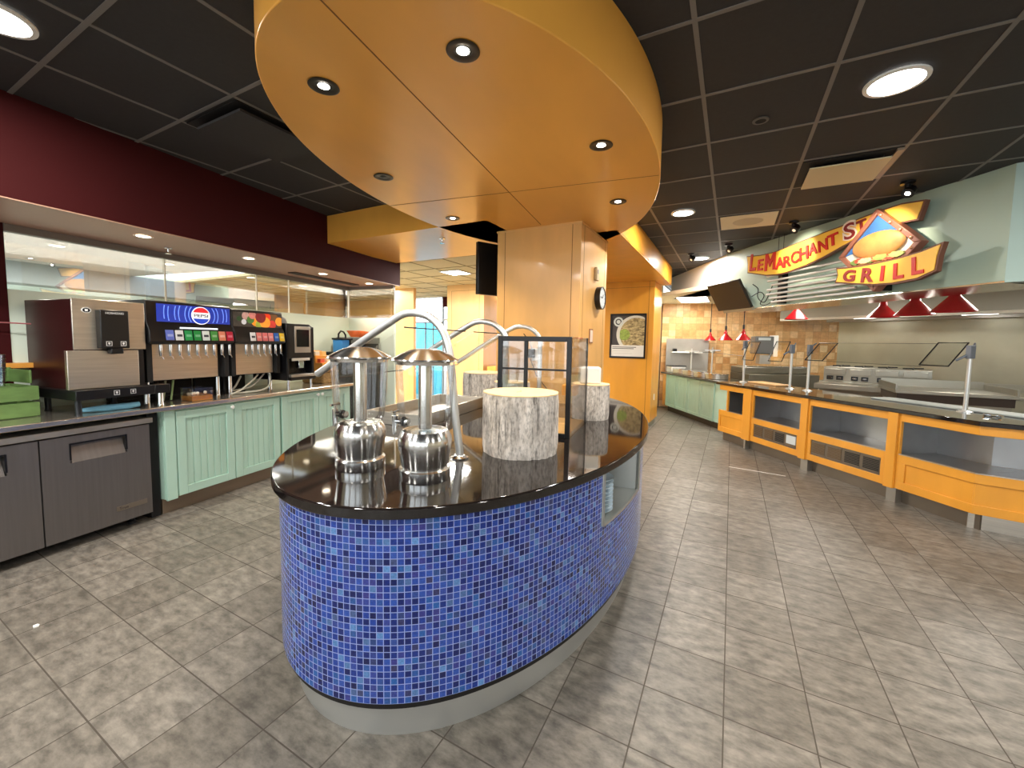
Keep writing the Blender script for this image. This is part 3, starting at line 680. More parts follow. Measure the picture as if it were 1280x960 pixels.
for (s,z,r,c) in ((2.52,.775,.045,(120,30,36)),(2.59,.778,.035,(226,60,30)),(2.47,.735,.042,(232,140,40)),(2.57,.722,.045,(236,150,50)),(2.41,.745,.03,(70,110,50)),(2.5,.70,.03,(150,160,60)),(2.66,.765,.05,(112,72,40)),(2.735,.74,.035,(236,150,50)),(2.43,.79,.03,(196,120,110)),(2.36,.78,.03,(180,140,130)),(2.65,.705,.035,(200,60,50)),(2.34,.72,.02,(190,190,190)),(2.29,.75,.018,(40,70,40))):
    r*=1.3; P=[(min(2.763,max(2.237,s+r*math.cos(2*PI*i/20))),min(.813,max(.674,z+r*math.sin(2*PI*i/20)))) for i in range(20)]
    MB().prism(P,-.126,-.1252+random.random()*.0008,'x').build('fruit_picture', mat('fruit_%d_%d_%d_%d'%(*c,int(s*100)),c,.3,emit=c,estr=.45,var=.2,vscale=30), f2)
# coffee machine
cm = LT('coffee_machine','black touch-screen coffee machine right of the soda fountains','coffee machine',0,0,.91)
P=[(2.80,.04),(3.175,.04),(3.175,.66),(3.15,.70),(3.11,.725),(2.80,.73)]
mb=MB(); mb.box(-.62,-.20,2.80,3.175,.10,.70); mb.box(-.21,-.10,2.80,2.83,.10,.70); mb.box(-.21,-.10,3.145,3.175,.10,.70)
mb.prism([(2.80,.34),(3.175,.34),(3.175,.66),(3.15,.705),(3.11,.728),(2.80,.728)],-.62,-.10,'x')
mb.build('body', BLACK, cm, bevel=.006)
bx(-.102,-.096,2.905,3.125,.405,.70).build('screen_bezel', STEELD, cm, bevel=.003); bx(-.096,-.093,2.93,3.10,.47,.665).build('touch_screen', SCREEN, cm)
bx(-.1,-.085,2.86,3.10,.315,.345).build('spout_bar', mat('pale_bar',(214,206,190),.4), cm, bevel=.004)
mb=MB(); mb.box(-.15,-.09,2.95,3.02,.23,.315); mb.build('spout', CHROME, cm, bevel=.006)
bx(-.205,-.2,2.83,3.145,.17,.32).build('back_plate', STEEL, cm); bx(-.2,-.06,2.82,3.16,.135,.165).build('drip_tray', STEELD, cm, bevel=.004); bx(-.2,-.065,2.82,3.16,.10,.134).build('tray_front', BLACK, cm)
mb = MB(); mb.prism([(2.80,.73),(3.0,.73),(2.98,.79),(2.92,.82),(2.81,.82)],-.55,-.3,'x'); mb.build('bean_hopper', mat('hopper_grey',(150,150,150),.3,.6), cm, bevel=.01)
for s in (2.83,3.14): MB().lathe([(.014,0),(.012,.10)],10,(-.12,s)).build('leg', CHROME, cm)
# hoses and tub under the fountains
HO = mat('clear_hose',(206,204,190),.3)
hoses = [[(-.3,2.30,.01),(-.28,2.35,.08),(-.3,2.42,.17)],[(-.22,2.26,.008),(-.2,2.36,.05),(-.24,2.52,.14),(-.28,2.60,.19)],[(-.25,2.28,.01),(-.2,2.4,.014),(-.18,2.55,.02),(-.2,2.66,.06),(-.26,2.72,.18)],[(-.3,2.3,.03),(-.28,2.5,.05),(-.3,2.62,.12),(-.32,2.7,.18)]]
for k,P in enumerate(hoses):
    P2=crv(P)
    o=tag(MB().tube(P2,.009,8).build('drain_hose',HO),['short pale hose curving up nearest the blue-panelled fountain','pale hose slanting up under the fruit fountain','long pale hose looping along the counter under the fruit fountain','straighter pale hose at the back under the fruit fountain'][k],'hose','drain hoses under the fruit fountain'); o.location=Lp(0,0,.91); o.rotation_euler=(0,0,A)
for k,(s,c) in enumerate(((1.72,(150,150,120)),(1.78,(128,150,100)))):
    o=tag(MB().tube([(-.3,s,.01),(-.28,s,.1),(-.27,s+.005,.19)],.008,8).build('supply_hose',mat('hose_%d'%k,c,.4)),['greyish supply hose under the left of the blue-panelled fountain','green-tinted supply hose under the left of the blue-panelled fountain'][k],'hose','supply hoses under the blue-panelled fountain'); o.location=Lp(0,0,.91); o.rotation_euler=(0,0,A)
tub = LT('clear_tub','clear square tub of amber liquid in front of the blue-panelled fountain','tub',-.16,1.905,.91)
mb=MB(); 
for a in ((-.075,-.072,-.09,.09),(.072,.075,-.09,.09),(-.072,.072,-.09,-.087),(-.072,.072,.087,.09)): mb.box(a[0],a[1],a[2],a[3],0,.115)
mb.box(-.072,.072,-.087,.087,0,.003); mb.build('walls',GLASS,tub)
bx(-.071,.071,-.086,.086,.003,.045).build('liquid',mat('amber_liquid',(206,140,60),.1),tub)
mb=MB(); 
for k in range(6): mb.ball((random.uniform(-.05,.05),random.uniform(-.06,.06),.05+random.random()*.02),(.016,.012,.014),8,6)
mb.build('wet_pieces',mat('pale_pieces',(236,226,206),.5),tub)
# crate, cups
cr = LT('green_crate','green slatted wooden crate at the left end of the counter','crate',-.29,.66,.91)
mb=MB()
mb.box(-.012,0,-.31,.31,.005,.10); mb.box(-.012,0,-.31,.31,.115,.21); mb.build('front_slats',GREENC,cr,bevel=.003)
mb=MB(); mb.box(-.36,-.012,.298,.31,.005,.10); mb.box(-.36,-.012,.298,.31,.115,.21); mb.box(-.36,-.08,.298,.31,.225,.315); mb.build('end_slats',GREENC,cr,bevel=.003)
mb=MB(); mb.box(-.36,-.012,-.31,-.298,.005,.21); mb.build('end_slats',GREENC,cr,bevel=.003)
mb=MB(); mb.box(-.36,-.348,-.31,.31,.005,.10); mb.box(-.36,-.348,-.31,.31,.115,.21); mb.box(-.36,-.348,-.31,.31,.225,.325); mb.build('back_slats',GREENC,cr,bevel=.003)
bx(-.348,-.012,-.298,.298,.0,.012).build('bottom_board',GREENC,cr)
mb=MB(); mb.prism([(.10,.24),(.16,.25),(.20,.27),(.19,.30),(.13,.31),(.10,.28)],-.348,-.346,'x'); mb.build('sticker',mat('yellow_sticker',(240,206,80),.5),cr)
CUPM = glass('cup_plastic',(.93,.95,.97),refl=.35,base=.16)
cup = tag(MB().lathe([(.026,0),(.028,.002),(.038,.10),(.040,.102)],20,caps=False).build('plastic_cup',CUPM),None,'cup')
for k in range(5):
    o = cup if k==0 else cup.copy()
    if k: COL.objects.link(o)
    o.location=Lp(-.37,.815,1.124+.028*k); tag(o,'clear plastic cup in the stack standing in the green crate',None,'cups stacked in the green crate')
bxl = tag(bx(-.05,.05,-.06,.06,0,.20).build('cup_base_box',GREENC),'small green box under the clear cups in the crate','box'); bxl.location=Lp(-.37,.815,.923); bxl.rotation_euler=(0,0,A)
# end of counter: wicker basket, tea box
wk = LT('wicker_basket','wicker basket at the far end of the steel counter','basket',-.40,3.56,.91)
WICK = mat('wicker',(150,122,78),.8,var=.4,vscale=50,stretch=(1,1,2),bump=.8)
mb=MB(); mb.prism([(-.17,-.13),(.17,-.13),(.17,.13),(-.17,.13)],0,.15); mb.build('woven_body',WICK,wk,bevel=.02)
mb=MB(); mb.tube([(-.17,-.13,.15),(.17,-.13,.15),(.17,.13,.15),(-.17,.13,.15),(-.17,-.13,.15)],.012,8); mb.build('rim',WICK,wk)
tx = LT('tea_box','stepped wooden tea box standing on the wicker basket','tea box',-.40,3.56,1.072)
mb=MB(); mb.box(-.16,.16,-.12,.12,0,.10); mb.box(-.16,.05,-.12,.12,.10,.19); mb.box(-.16,-.05,-.12,.09,.19,.25); mb.build('steps',WOOD,tx,bevel=.004)
for k,(x,y,z) in enumerate(((.09,-.07,.101),(.09,.04,.101),(-.0,-.06,.191),(-.01,.06,.191))):
    o=tag(bx(-.025,.025,-.035,.035,0,.05).build('tea_packet',mat('packet_%d'%k,[(210,90,60),(240,232,214),(236,226,206),(226,190,120)][k],.5),bevel=.003),['reddish tea packet on the lower step of the tea box','white tea packet on the lower step of the tea box','ivory tea packet on the upper step of the tea box','tan tea packet on the upper step of the tea box'][k],'packet','packets on the tea box')
    q=Lp(-.40+x,3.56+y,1.072+z); o.location=q; o.rotation_euler=(0,0,A)
sc = LT('side_cabinet','dark side cabinet in the corner past the steel counter','cabinet')
bx(-.74,-.12,3.85,4.49,.0,1.27).build('body',BLACKM,sc); bx(-.74,-.10,3.84,4.49,1.27,1.295).build('top',BLKMET,sc)
bd = LT('blue_dispenser','blue drink carrier with black carrying handle on the side cabinet','dispenser',-.40,3.94,1.296)
bx(-.08,.08,-.07,.07,0,.17).build('body',mat('bright_blue',(56,140,214),.4),bd,bevel=.008); bx(-.09,.09,-.08,.13,.17,.195).build('lid',BLACK,bd,bevel=.006); bx(-.085,.06,.072,.125,0,.17).build('black_side',BLACK,bd)
MB().tube([(0,-.05+.1*.0,.19),(0,-.045,.25),(0,.0,.29),(0,.05,.28),(0,.085,.24),(0,.09,.19)],.012,8).build('handle',BLACK,bd)
gb = LT('grey_warmer','grey countertop warmer under the orange tray','warmer',-.42,4.30,1.296)
bx(-.25,.25,-.14,.15,0,.12).build('body',BLACK,gb,bevel=.006); bx(-.26,.26,-.15,.16,.12,.21).build('top',mat('warm_grey',(150,152,150),.4,.3),gb,bevel=.006)
ot = LT('orange_tray','orange paper tray on the grey warmer','tray',-.40,4.33,1.508)
mb=MB(); P0=[(-.07,-.12,0),(.07,-.12,0),(.07,.12,0),(-.07,.12,0)]; P1=[(-.11,-.16,.09),(.11,-.16,.09),(.11,.16,.075),(-.11,.16,.075)]
a=[mb.v(p) for p in P0]; b=[mb.v(p) for p in P1]; mb.f(a[::-1])
for i in range(4): mb.f([a[i],a[(i+1)%4],b[(i+1)%4],b[i]])
o=mb.build('tray_shell',mat('orange_card',(232,110,50),.6),ot); mm=o.modifiers.new('s','SOLIDIFY'); mm.thickness=.004
bx(-.09,.09,-.13,.13,.05,.06).build('liner',mat('orange_liner',(240,140,80),.7),ot)
cd = tag(MB().tube([(-.70,.2,1.55),(-.68,.6,1.56),(-.68,.9,1.555),(-.66,1.09,1.55)],.005,6).build('wall_cable',mat('pink_cable',(170,96,100),.5)),'thin cable running along the maroon wall to the ice dispenser','cable'); cd.location=LO; cd.rotation_euler=(0,0,A)

# ------------------------------------------------------------------ RIGHT SERVING COUNTER
SP = [(-.13,7.13),(.216,6.69),(.84,5.86),(1.434,5.108),(1.79,4.636),(3.3,4.35)]
def seg(i):
    P,Q=Vector(SP[i]),Vector(SP[i+1]); return (P.x,P.y,0), math.atan2(Q.y-P.y,Q.x-P.x), (Q-P).length
def poly_off(P,d):
    return off_poly(P,d)
sct = thing('serving_counter_top','long black stone serving counter top in front of the grill','counter')
CT = poly_off(SP,-.025); CTb = poly_off(SP,.72); CT[0]=(CT[0][0]-.04,CT[0][1]+.06); CTb[0]=(CTb[0][0]-.04,CTb[0][1]+.06)
MB().prism(CT+CTb[::-1],.872,.91).build('worktop',GRAN,sct,bevel=.005)
INT = mat('niche_steel',(164,165,166),.34,.92,var=.12,vscale=2)
SLATE = mat('vent_steel',(126,116,104),.4,.8)
def bay(i, label, pil, vent, full=False):
    loc, rz, L = seg(i)
    t = thing('counter_cabinet', label, 'cabinet', loc, rz, 'amber cabinets of the serving counter')
    r0 = .0; r1 = L-pil; lp = .125 if i==1 else 0
    # face frame
    mb=MB(); f0=.0; o0=.05 if i in (2,3) else (.13 if i==1 else .2 if i==0 else .0)
    if i==0: o0=.19
    if i==1: o0=.125
    mb.box(0,r1,0,.03,.795,.872); mb.box(0,r1,0,.03,.40,.482); mb.box(0,r1,0,.03,.148,.222)
    if i==0: mb.box(.165,.19,0,.03,.482,.795)
    elif i<4: mb.box(lp,lp+.02,0,.03,.482,.795)
    if i in (1,2): mb.box(lp,lp+.05,0,.03,.222,.40); mb.box(r1-.05,r1,0,.03,.222,.40)
    elif i==0: mb.box(0,.04,0,.03,.222,.40)
    elif i==3: mb.box(0,.08,0,.03,.222,.40)
    mb.build('face_frame',WOODO,t,bevel=.0025)
    if pil: bx(r1,L,-.022,.03,.142,.872).build('pilaster',WOODO,t,bevel=.003)
    if lp: bx(-.03,lp,-.022,.03,.142,.872).build('pilaster',WOODO,t,bevel=.003)
    # open display niche
    a0 = (.19 if i==0 else 0 if i==4 else lp+.02); a1=r1
    zf = .481 if i==4 else .482; b0 = .165 if i==4 else a0; b1 = a1-.165 if i==3 else a1
    mb=MB(); mb.box(b0,b1,.43,.44,.482,.795); mb.box(a0,a1,.03,.43,zf-.012,zf); mb.box(a0,a1,.03,.43,.796+.482-zf,.806)
    if i!=4: mb.box(a0-.01,a0,.03,.44,.482,.795)
    if i!=3: mb.box(a1,a1+.01,.03,.44,.482,.795)
    mb.build('display_niche',INT,t)['label']='steel-lined display opening'
    bx(a0,a1,-.004,.004,.478,.486).build('niche_edge',STEEL,t)
    if vent:
        mb=MB(); v0,v1=(lp+.05,r1-.05)
        mb.box(v0,v1,.012,.03,.222,.40)
        n=4; w=(v1-v0)/n
        for k in range(n):
            x0=v0+k*w+.02; x1=v0+(k+1)*w-.02
            mb.mi=0; mb.box(x0-.01,x1+.01,.004,.012,.24,.25); mb.box(x0-.01,x1+.01,.004,.012,.375,.385)
            mb.mi=1 if (k>=2) else 2
            if i==1 and k==3: mb.mi=3
            for q in range(7):
                if mb.mi==3: break
                z=.255+q*.017; mb.box(x0,x1,.006,.012,z,z+.011)
            if mb.mi==3: mb.box(x0,x1,.006,.012,.27,.375)
        mb.build('vent_grille',[SLATE,mat('vent_black_%d'%i,(30,28,26),.5),mat('vent_bronze_%d'%i,(112,92,70),.4,.6),mat('vent_pale_%d'%i,(206,214,216),.4)],t)['label']='metal vent grille'
    else:
        mb=MB(); x0=.04 if i==0 else (.08 if i==3 else 0)
        mb.box(x0,r1,.012,.03,.222,.40); mb.build('recessed_panel',WOODO,t)
    bx(.0 if i<4 else .0,r1-.005,.10,.12,0,.15).build('kick_plate',STEEL if i==4 else mat('kick_steel_%d'%i,(132,122,110),.4,.8,var=.1,vscale=3),t)
    if pil: bx(r1,L,.03,.12,0,.145).build('pilaster_foot',STEELD,t)
    if i: bx(a0+.15,a1-.15 if i!=3 else a1-.30,.445,.50,.15,.868).build('carcass',WOODO,t)
    return t
bay(0,'narrow amber counter cabinet at the far end of the serving counter',.03,False)
bay(1,'amber counter cabinet whose vent grille has one pale panel',.095,True)
bay(2,'amber counter cabinet with all-bronze vent grille, nearest the corner',.085,True)
bay(3,'amber counter cabinet with plain recessed panel left of the corner',0,False)
bay(4,'brighter amber counter cabinet right of the corner facing the room',0,False)

# sneeze-guard posts with framed end panes
POST=mat('white_steel_post',(206,208,206),.3,.6)
POSTS=[((.186,7.306),1.56,'farthest sneeze guard post on the serving counter by the green cabinets',(.035,.24,.044,-.061,1.542,1.267)),
       ((.72,6.631),1.51,'second sneeze guard post from the far end of the serving counter',(-.325,.239,.046,-.072,1.549,1.274)),
       ((.896,6.483),1.51,'third sneeze guard post from the far end, paired with the second',(.04,.246,.097,-.103,1.532,1.314)),
       ((1.915,5.239),1.52,'nearest sneeze guard post in front of the griddle',(-.322,.238,.097,-.109,1.545,1.324))]
CLAMP=mat('clamp_grey',(112,120,132),.4,.5)
for k,(p,top,label,(x0,w,y1,y0,zt,zb)) in enumerate(POSTS):
    tdir = Vector((.60,-.80)) if k else Vector((.56,-.83)); rz=math.atan2(tdir.y,tdir.x)
    t = thing('sneeze_guard_post',label,'sneeze guard post',(p[0],p[1],.91),rz,'sneeze guard posts on the serving counter')
    MB().lathe([(.055,0),(.055,.006),(.04,.012),(.022,.018)],24).build('base_flange',POST,t)
    MB().lathe([(.016,.01),(.016,top-.91-.10)],16).build('pole',POST,t)
    sd = 1 if x0 > 0 else -1
    mb=MB(); mb.box(-.02,.02,-.028,.028,top-.91-.12,top-.91); mb.tube([(0,0,top-.98),(0.05*sd,-.08,top-1.05)],.011,8); mb.tube([(0,.02,top-.93),(0.02*sd,.07,top-.89)],.009,8)
    mb.build('clamp',CLAMP,t,bevel=.004)
    x1=x0+w; zt-=.91; zb-=.91
    mb=MB(); q=[(x0,y0,zb),(x1,y0,zb),(x1,y1,zt),(x0,y1,zt)]
    lo=[mb.v(v) for v in q]; hi=[mb.v((v[0],v[1]+.006,v[2]-.004)) for v in q]; mb.f(lo); mb.f(hi[::-1])
    for i in range(4): mb.f([lo[i],lo[(i+1)%4],hi[(i+1)%4],hi[i]])
    pn=mb.build('tilted_pane',GLASSG,t)
    MB().tube(q+q[:1],.0065,6).build('black_edge',BLACK,pn)
sgp = thing('long_guard_pane','long tilted glass guard pane between the serving counter posts','glass pane',(.95,6.40,.91),math.atan2(-1.2,1.0))
mb=MB(); q=[(.12,-.10,.40),(1.20,-.10,.40),(1.20,.10,.625),(.12,.10,.625)]
lo=[mb.v(v) for v in q]; hi=[mb.v((v[0],v[1]+.006,v[2]-.004)) for v in q]; mb.f(lo); mb.f(hi[::-1])
for i in range(4): mb.f([lo[i],lo[(i+1)%4],hi[(i+1)%4],hi[i]])
mb.build('pane',glass('pane_thin',(.985,.99,.987),refl=.02,base=.012),sgp)
MB().tube([q[0],q[1]],.0022,5).build('lower_edge',BLKMET,sgp); MB().tube([q[2],q[3]],.0022,5).build('upper_edge',BLKMET,sgp)
tag(sgp)
# white cutting board and far cutting boards
cb=tag(MB().prism([(-.62,-.13),(.62,-.13),(.62,.13),(-.62,.13)],0,.015).build('cutting_board',mat('white_board',(158,166,163),.5),bevel=.004),'long white cutting board along the back of the serving counter','cutting board'); cb.location=(1.91,5.57,.911); cb.rotation_euler=(0,0,math.atan2(-.80,.66))
cb2=tag(bx(-.28,.28,-.13,.13,0,.02).build('cutting_board',mat('tan_board',(214,170,116),.5,var=.1),bevel=.004),'tan cutting board at the far end of the serving counter','cutting board'); cb2.location=(.52,7.18,.911); cb2.rotation_euler=(0,0,math.atan2(-.8,.6))
fx=tag(MB().tube([(0,0,.012),(.03,.02,.012),(.05,-.01,.012),(.08,.02,.012),(.11,0,.012)],.012,8).build('metal_clip',CHROME),'small pile of metal clips beside the nearest sneeze guard post','clip'); fx.location=(1.95,5.02,.911); fx.rotation_euler=(0,0,-.6)

# mint cabinets of the back line + wells
GB=[(-1.27,9.68),(-.66,8.72),(.1,7.75)]
ga=math.atan2(GB[1][1]-GB[0][1],GB[1][0]-GB[0][0])
gl=(Vector(GB[2])-Vector(GB[0])).length
gc=thing('back_line_counter','dark counter top of the far serving line with heated wells','counter',(GB[0][0],GB[0][1],0),ga)
bx(-.2,gl,-.03,.7,.825,.86).build('worktop',GRAN,gc,bevel=.004)
gx=thing('mint_cabinet','mint panelled cabinet run under the heated wells at the far end','cabinet',(GB[0][0],GB[0][1],0),ga)
bx(-.0,gl-.02,.02,.66,.12,.825).build('carcass',MINT,gx)
for k in range(4):
    x0=.02+k*.48; x1=x0+.46
    mb=MB(); b=.055
    mb.box(x0,x1,0,.02,.12,.12+b); mb.box(x0,x1,0,.02,.81-b,.81); mb.box(x0,x0+b,0,.02,.12+b,.81-b); mb.box(x1-b,x1,0,.02,.12+b,.81-b)
    for q in range(6): w=(x1-x0-2*b)/6; mb.box(x0+b+q*w+.003,x0+b+(q+1)*w-.003,.008,.02,.12+b,.81-b)
    mb.build('door',MINT,gx,bevel=.002)
bx(.0,gl-.02,.08,.6,0,.12).build('kick_plate',mat('kick_dark',(96,84,74),.5,.5),gx)
ep=tag(MB().box(-.13,-.012,-.0,.6,.12,.823).build('end_panel',WOOD,bevel=.003),'narrow amber end panel beside the far mint cabinets','panel'); ep.location=(GB[0][0],GB[0][1],0); ep.rotation_euler=(0,0,ga)
for k in range(4):
    t=thing('heated_well',['round steel heated well nearest the poster pier','second steel heated well from the poster pier','third steel heated well from the poster pier','steel heated well nearest the yellow serving counter'][k],'heated well',(GB[0][0]+math.cos(ga)*(.30+.44*k)-math.sin(ga)*.22,GB[0][1]+math.sin(ga)*(.30+.44*k)+math.cos(ga)*.22,.861),ga,'heated wells on the far line')
    mb=MB(); mb.lathe([(.185,0),(.19,.004),(.19,.085)],36,caps=False); mb.build('side_wall',STEEL,t); MB().lathe([(.192,.085),(.205,.088),(.205,.10),(.18,.102)],36).build('lid',CHROME,t)
# steel back panel, posts etc.
kp=thing('steel_wall_panel','grey steel splash panel on the tiled wall with small shelf','panel',(-1.35,10.12,0),math.atan2(1.1,3.52))
bx(0,.92,-.03,-.005,.86,1.62).build('sheet',STEELD,kp); bx(.1,.75,-.22,-.03,1.30,1.325).build('shelf',WHITEP,kp); bx(.12,.2,-.22,-.10,1.325,1.39).build('black_box',BLACK,kp)
pw=[((-.766,9.763),1.38,'thin white guard post nearest the steel wall panel'),((-.333,9.081),1.42,'thin white guard post in front of the tiled wall')]
for p,h,l in pw:
    t=thing('guard_post',l,'guard post',(p[0],p[1],.861),0,'thin guard posts on the far line')
    MB().lathe([(.035,0),(.035,.008),(.015,.014),(.014,h-.95),(.03,h-.945),(.05,h-.92),(.05,h-.90),(.012,h-.895),(.012,h-.84)],16).build('pole',POST,t)
    bx(-.14,.14,-.012,.012,h-.91,h-.89).build('cross_arm',POST,t)
wr=tag(MB().tube([(-.766,9.763,1.33),(-.333,9.081,1.33),(.18,7.35,1.32)],.004,6).build('guard_rail',BLKMET),'thin dark rail between the far guard posts','rail')
mc=thing('card_printer','white boxed machine at the end of the far line by the pier','machine',(-1.05,9.75,.861),ga)
bx(-.25,.0,-.12,.2,0,.13).build('body',WHITEP,mc,bevel=.008); bx(-.22,-.04,-.125,-.12,.03,.09).build('label_panel',mat('pale_label',(205,208,208),.5),mc); bx(-.26,.01,-.13,.21,.13,.15).build('lid',BLKMET,mc)
pd=thing('towel_dispenser','grey and white paper towel dispenser on the tiled wall','towel dispenser',(.55,9.9,1.32),math.atan2(1.1,3.52))
bx(-.22,.13,-.25,0,0,.36).build('cover',mat('smoke_grey',(92,94,94),.3),pd,bevel=.02); bx(.13,.22,-.22,0,-.05,.38).build('side_shell',WHITEP,pd,bevel=.01); bx(-.16,.06,-.26,-.25,.28,.33).build('window',mat('pale_window',(180,190,190),.3),pd)
mb=MB(); mb.box(-.1,.1,-.2,-.0,-.2,-.02); mb.build('wall_bracket',STEELD,pd)
KST = mat('kitchen_steel',(156,153,142),.36,.95,var=.1,vscale=2.5)
# stainless rail / prep unit, range, griddle
kr=thing('steel_prep_unit','long low stainless prep unit in front of the tiled wall','prep unit',(.33,9.30,0),math.atan2(.63,1.17))
bx(0,1.40,0,.7,.12,.92).build('cabinet',KST,kr,bevel=.004); bx(0,1.40,.25,.7,.92,1.06).build('pan_rail',KST,kr,bevel=.02)
for x in (.1,1.3):
    for y in (.1,.6): MB().lathe([(.03,0),(.03,.12)],10,(x,y)).build('leg',BLKMET,kr)
for k in range(5): bx(.08+.26*k,.30+.26*k,.30,.62,1.06,1.075).build('lid',CHROME,kr,bevel=.004)
rg=thing('gas_range','stainless gas range with a row of control knobs by the steel wall','range',(1.43,8.80,0),math.atan2(-.38,1.2))
bx(-.05,1.36,0,.7,.12,.90).build('cabinet',KST,rg,bevel=.004); bx(-.05,1.36,-.45,0,.80,.88).build('front_shelf',KST,rg,bevel=.004); bx(0,1.32,.02,.66,.90,1.15).build('burner_block',KST,rg,bevel=.006)
for k in range(4):
    x0=.03+.325*k
    mb=MB(); mb.box(x0,x0+.27,-.03,.02,1.03,1.12); mb.build('control_panel',KST,rg,bevel=.004)
    for q in range(2):
        o=bx(x0+.02+q*.13,x0+.11+q*.13,-.01,.02,.93,1.0).build('knob_recess',BLACK,rg); MB().box(x0+.04+q*.13,x0+.09+q*.13,-.03,-.01,.955,.98).build('knob',CHROME,o)
for x in (.0,1.3):
    for y in (.1,.6): MB().lathe([(.03,0),(.03,.12)],10,(x,y)).build('leg',BLKMET,rg)
mb=MB()
for x in (.2,.5,.8,1.1): mb.tube([(x-.12,.3,1.16),(x+.12,.3,1.17)],.01,6); mb.tube([(x,.15,1.16),(x,.5,1.17)],.01,6)
mb.build('burner_grate',BLKMET,rg)
gr=thing('flat_griddle','flat stainless griddle with raised steel rim right of the range','griddle',(1.93,7.05,0),math.atan2(-.03,.85))
mb=MB(); mb.box(.0,1.05,.0,.75,.80,.90); mb.build('firebox',mat('soot_steel',(70,60,54),.5,.6),gr); bx(-.02,1.07,-.02,.8,.90,.945).build('plate',KST,gr,bevel=.005)
mb=MB(); mb.box(-.02,.0,-.02,.8,.945,1.02); mb.box(1.05,1.07,-.02,.8,.945,1.02); mb.box(0,1.05,.78,.8,.945,1.05); mb.build('splash_rim',KST,gr)
bx(.02,1.03,.02,.72,.12,.80).build('stand',KST,gr)
for x in (.06,1.0):
    for y in (.08,.68): MB().lathe([(.03,0),(.03,.12)],10,(x,y)).build('leg',BLKMET,gr)
sh=thing('steel_side_table','stainless table against the steel wall beside the griddle','table',(3.05,7.4,0),0)
bx(0,1.4,0,1.0,.86,.90).build('top',KST,sh,bevel=.004); bx(0,1.4,.96,1.0,.90,1.0).build('back_lip',KST,sh)
for x in (.05,1.35):
    for y in (.05,.95): MB().lathe([(.02,0),(.02,.86)],10,(x,y)).build('leg',KST,sh)
bx(.03,1.37,.05,.95,.3,.33).build('undershelf',KST,sh)
ho=thing('extractor_hood','long stainless extractor hood along the kitchen steel wall','extractor hood',(2.0,11.2,0),math.atan2(-2.07,3.15))
bx(-.6,3.7,-1.1,-.02,2.08,2.43).build('canopy',mat('hood_grey',(146,144,136),.45,.5),ho,bevel=.004); bx(-.6,3.7,-1.1,-1.06,2.03,2.08).build('front_lip',STEELD,ho); bx(-.6,3.7,-.08,-.02,2.03,2.08).build('rear_channel',STEELD,ho)
mb=MB(); mb.box(.5,.9,-.7,-.5,2.06,2.08); mb.box(2.0,2.4,-.7,-.5,2.06,2.08); mb.build('hood_lamp',BULBW,ho)

# heat lamps
def lamp(x,y,z,r,label,topz):
    t=thing('heat_lamp',label,'heat lamp',(x,y,z),0,'red heat lamps over the serving line')
    h=r*1.05
    MB().lathe([(r,0),(r*.98,.006),(r*.30,h*.80),(r*.26,h*.86),(r*.24,h*1.12),(r*.13,h*1.2),(r*.13,h*1.42)],32,caps=False).build('shade',LAMPRED,t)
    MB().lathe([(.03,h*.35),(.045,h*.5),(.03,h*.75)],14).build('bulb',mat('heat_bulb',(255,200,160),.4,emit=(255,190,140),estr=2),t)
    mb=MB(); mb.tube([(0,0,h*1.4),(0,0,topz-z)],.008,8); mb.lathe([(.016,h*1.4),(.02,h*1.5),(.02,h*1.9),(.012,h*2.0)],10); mb.build('stem',BLKMET,t)
def cam_pt(px,depth):
    fw=Vector((-.473,.881)); rt=Vector((.881,.473)); v=fw*depth+rt*((px-640)/509*depth); return v.x,v.y
for px_,d,z,r,l in ((886,9.3,1.59,.125,'red heat lamp nearest the poster pier'),(905,8.3,1.585,.14,'middle one of three red heat lamps by the tiled wall'),(927,7.7,1.585,.14,'red heat lamp of the three that is nearest the towel dispenser')):
    x,y=cam_pt(px_,d); lamp(x,y,z,r,l,2.43)
for px_,d,z,r,l in ((991,6.9,1.94,.17,'red heat lamp right of the hanging screen, below the bulkhead'),(1098,5.45,1.89,.17,'red heat lamp under the word GRILL, left of its pair'),(1137,4.7,1.865,.18,'red heat lamp under the word GRILL, next to the white strip'),(1185,4.25,1.87,.18,'nearest red heat lamp hanging at the right end of bulkhead')):
    x,y=cam_pt(px_,d); lamp(x,y,z,r,l,2.43)

# hanging menu screen
ms=thing('menu_screen','dark menu screen tilted downward at the left end of the bulkhead','screen',(-.074,6.844,2.21),math.atan2(-.81,.587))
TL=Matrix.Rotation(D2R(30.5),4,'X')
mb=MB(); mb.T=TL; mb.box(-.36,.36,-.02,.02,-.219,.219); mb.build('panel',MONIT,ms,bevel=.006)
mb=MB(); mb.T=TL; mb.box(-.26,.36,-.015,.05,-.262,-.219); mb.build('lower_bezel',mat('grey_bezel',(170,160,136),.4,.3),ms)
mb=MB(); mb.T=TL; mb.box(-.36,-.34,.02,.06,-.12,.05); mb.build('side_box',mat('brown_side',(100,56,40),.5),ms)
mb=MB(); mb.tube([(.1,.03,.05),(.1,.14,.12)],.02,8); mb.build('mount_arm',BLKMET,ms)
mb=MB(); mb.tube(crv([(.38,.08,.12),(.46,.1,.05),(.46,.1,-.05),(.52,.1,-.12),(.6,.1,-.14),(.66,.1,-.06),(.72,.1,.06)]),.006,6); mb.tube(crv([(.40,.06,-.05),(.5,.1,.0),(.58,.1,-.06),(.52,.1,-.16),(.64,.1,-.18),(.78,.1,-.12)]),.006,6); mb.build('cables',BLKMET,ms)

